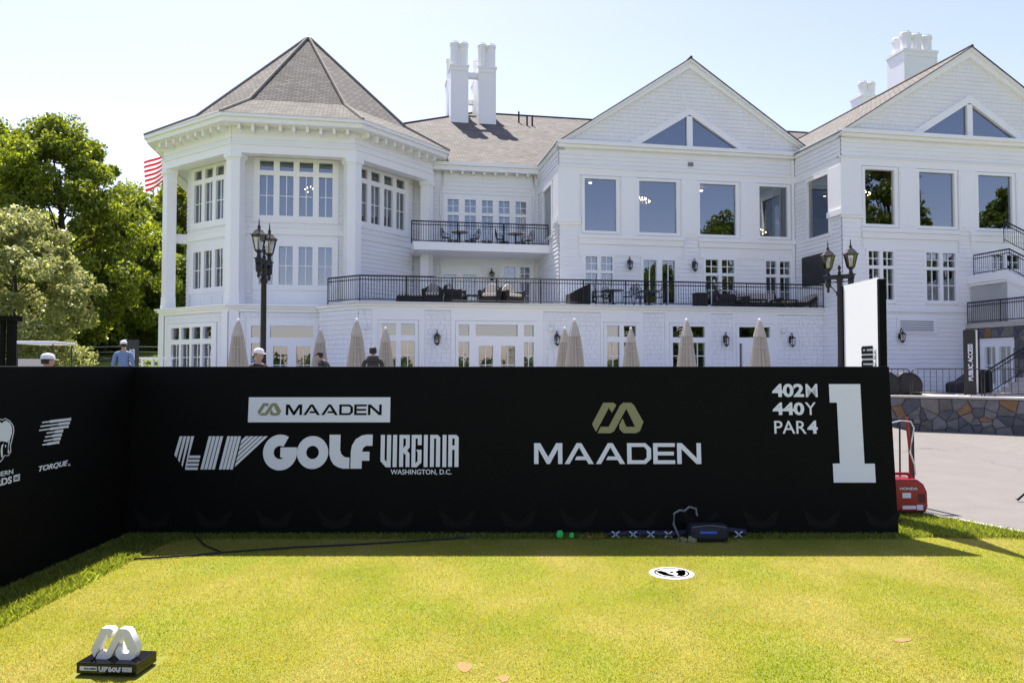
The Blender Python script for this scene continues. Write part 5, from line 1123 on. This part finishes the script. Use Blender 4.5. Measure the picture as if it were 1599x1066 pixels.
def tree(lb_,x,y,ht,rad,m,nl,size,seed,low=.12,group='trees of the wood',name='broadleaf_tree'):
    r=np.random.default_rng(seed); g=gz(x,y); t=thing(name,lb_,'tree',(x,y,g-.05),0,group)
    tr_=MB(); tr_.tube([(0,0,0),(.1*rad*r.normal()*.3,0,ht*.25),(.05*rad,.1,ht*.5),(.02,.0,ht*.82)],[ht*.022,ht*.018,ht*.012,ht*.003],9)
    C=[];Rr=[]; K=int(110+rad*14); lobes=[(r.uniform(0,6.28),r.uniform(.2,.95),r.uniform(.75,1.25)) for _ in range(9)]
    for k in range(K):
        zf=low+(1-low)*((k+.5)/K); env=math.sin(math.pi*min(1,max(0,(zf-low*.5)/(1.02-low*.5)))**.75)**.7
        a=k*2.39996+r.uniform(-.5,.5); lob=1
        for la,lz,ls in lobes: lob*=1+(ls-1)*math.exp(-((math.remainder(a-la,6.2832))**2/.5+(zf-lz)**2/.03))
        rr=rad*env*math.sqrt(r.uniform(.2,1))*lob*r.uniform(.85,1.1)
        c=(rr*math.cos(a),rr*math.sin(a),ht*zf*r.uniform(.92,1.04)); C.append(c); Rr.append(rad*r.uniform(.08,.22))
        if k%5==0: tr_.tube([(0.03,0,ht*max(.12,zf*.72)),(c[0]*.5,c[1]*.5,ht*zf*.86),c],[ht*.006,ht*.0035,ht*.001],5,False)
    tr_.build('trunk',BARK,t,True); quads_obj('crown',leaves(np.array(C),np.array(Rr),nl,size,r,.75),m,t); return t
L1=leafmat('leaf_bright',(.16,.205,.028),.55,.45,.4); L2=leafmat('leaf_silver',(.24,.265,.10),.5,.35,.4); L3=leafmat('leaf_dark',(.09,.13,.018),.5); L4=leafmat('leaf_yellow',(.18,.21,.02),.6)
tree('pale silvery-leaved tree spreading low in front of the wood',-24.6,37,8.2,4.2,L2,42000,.11,1,.02)
tree('tall bright green tree with the highest crown beside the silvery tree',-30.8,51,15.6,6.4,L1,75000,.15,2,.08)
tree('tall green tree at the left border of the wood',-38.5,54,16.8,6.5,L1,60000,.16,3,.06)
tree('darker tree between the tall bright tree and the tower',-29.8,60,11.8,5.4,L3,45000,.16,4,.1)
tree('yellow-green tree partly hidden behind the tower porch column',-29.0,66,13.6,5.6,L4,45000,.17,5,.12)
tree('dark tree filling the back of the wood behind the tall bright tree',-38,74,14,7.5,L3,26000,.26,6,.05)
tree('dark tree at the back of the wood behind the tower',-26.5,78,12.5,7.5,L3,24000,.26,8,.05)
tree('dark tree deep in the wood behind the darker tree',-33,70,10.5,6,L3,22000,.24,9,.02)
for i,(x,y,h,r_,lb_) in enumerate([(-33.5,47.5,3.4,2.4,'low green bush under the tall bright tree by the guard rail'),(-29.0,54,2.6,2.2,'low green bush above the guard rail near the far lamp post'),(-26,57.5,2.4,2.2,'low bush beside the path end near the tower'),(-37,46,4.2,2.6,'tall bush at the left end of the guard rail')]):
    tree(lb_,x,y,h,r_,L3 if i%2 else L1,9000,.14,20+i,.02,'bushes below the wood','bush')
# trees across the course behind the photographer, seen mirrored in the windows
for i,(x,y,h,r_) in enumerate([(44,-24,15.5,7),(51,-19,21.8,7),(62,-8,26,6.5),(69,2,20.8,7),(74,14,19.8,8),(58,-22,14,8)]):
    tree(['rounded tree across the course mirrored in the terrace doors','tall tree across the course mirrored in the third upper window','tallest tree across the course mirrored in the far wing','tree across the course mirrored in the middle window of the far wing','tree across the course mirrored in the last window of the far wing','tree standing behind the others across the course'][i],x,y,h,r_,L3,16000,.3,40+i,.1,'trees across the course')
# low wood on the far side of the course, mirrored in the ground-storey panes
r0=np.random.default_rng(77); A_=r0.uniform(-1.35,1.5,420); Rd=r0.uniform(205,245,420); hh=r0.uniform(3.0,5.5,420)
cc=np.stack([Rd*np.sin(A_),-Rd*np.cos(A_),hh*.55],1)
tag(quads_obj('far_wood',leaves(cc,hh*.75,26000,.9,r0,.8),L3,None,'stuff'),'low dark wood along the far side of the course','wood')
# ------------------------------------------------------------------ grass blades
def blades(name,n,px,py,h,wd,m,seed,z=-.02):
    r=np.random.default_rng(seed); x,y=px(r,n),py(r,n)
    if name=='rough_grass': pass
    a=r.uniform(0,2*math.pi,n); hh=h*r.uniform(.5,1.25,n); wv=wd*r.uniform(.7,1.3,n); lx,ly=r.normal(0,.35,n)*hh,r.normal(0,.35,n)*hh
    g=ground_h(x,y)+z; b0=np.stack([x-np.cos(a)*wv,y-np.sin(a)*wv,g],1); b1=np.stack([x+np.cos(a)*wv,y+np.sin(a)*wv,g],1)
    m1=np.stack([x+np.cos(a)*wv*.7+lx*.4,y+np.sin(a)*wv*.7+ly*.4,g+hh*.62],1); t=np.stack([x+lx,y+ly,g+hh],1)
    return np.stack([b0,b1,m1,t],1).reshape(-1,3)
def onasph(x,y): return x>4.83+(9.15-y)*.52
q=[]
q.append(blades('rough_grass',30000,lambda r,n:-3.44-r.random(n)**1.1*.62,lambda r,n:r.uniform(2.6,7.95,n),.055,.0035,BLADE,1,-.03))
def tri(r,n):
    return None
r0=np.random.default_rng(5); X=r0.uniform(3.9,5.9,60000); Y=r0.uniform(7.5,10.1,60000); ok=(~onasph(X,Y))&(Y>7.84+.05*np.sin(X*9)); ok&=~((X<4.05)&(Y<8.15)); X,Y=X[ok][:22000],Y[ok][:22000]
q.append(blades('rough_grass',len(X),lambda r,n:X,lambda r,n:Y,.06,.0035,BLADE,2,-.03))
q.append(blades('rough_grass',16000,lambda r,n:r.uniform(-4.0,4.1,n),lambda r,n:7.93-r.random(n)**2*.16,.05,.0035,BLADE,3,-.02))
tag(quads_obj('rough_grass',np.concatenate(q),BLADE,None,'stuff'),'longer shaggy grass fringing the mown green','grass')
r0=np.random.default_rng(9); n=620000; Yt=3.0+ (7.85-3.0)*r0.random(n)**1.1; Xt=(r0.random(n)*2-1)*(.70*Yt+.6); ok=(Xt>-3.44)&(Xt<5.85-.0*Yt); Xt,Yt=Xt[ok],Yt[ok]
# keep the plaque, marker and divots clear
for cx,cy,rr in ((1.36,6.5,.2),(-.281,4.5,.07),(-.045,4.33,.045),(2.518,4.93,.06)): ok=(Xt-cx)**2+(Yt-cy)**2>rr*rr; Xt,Yt=Xt[ok],Yt[ok]
ok=~((abs(Xt+2.3)<.22)&(abs(Yt-4.48)<.18)); Xt,Yt=Xt[ok],Yt[ok]
tag(quads_obj('mown_grass',blades('mown',len(Xt),lambda r,n:Xt,lambda r,n:Yt,.012,.0021,TBLADE,4,-.013),TBLADE,None,'stuff'),'closely mown yellow-green grass of the tee','grass')
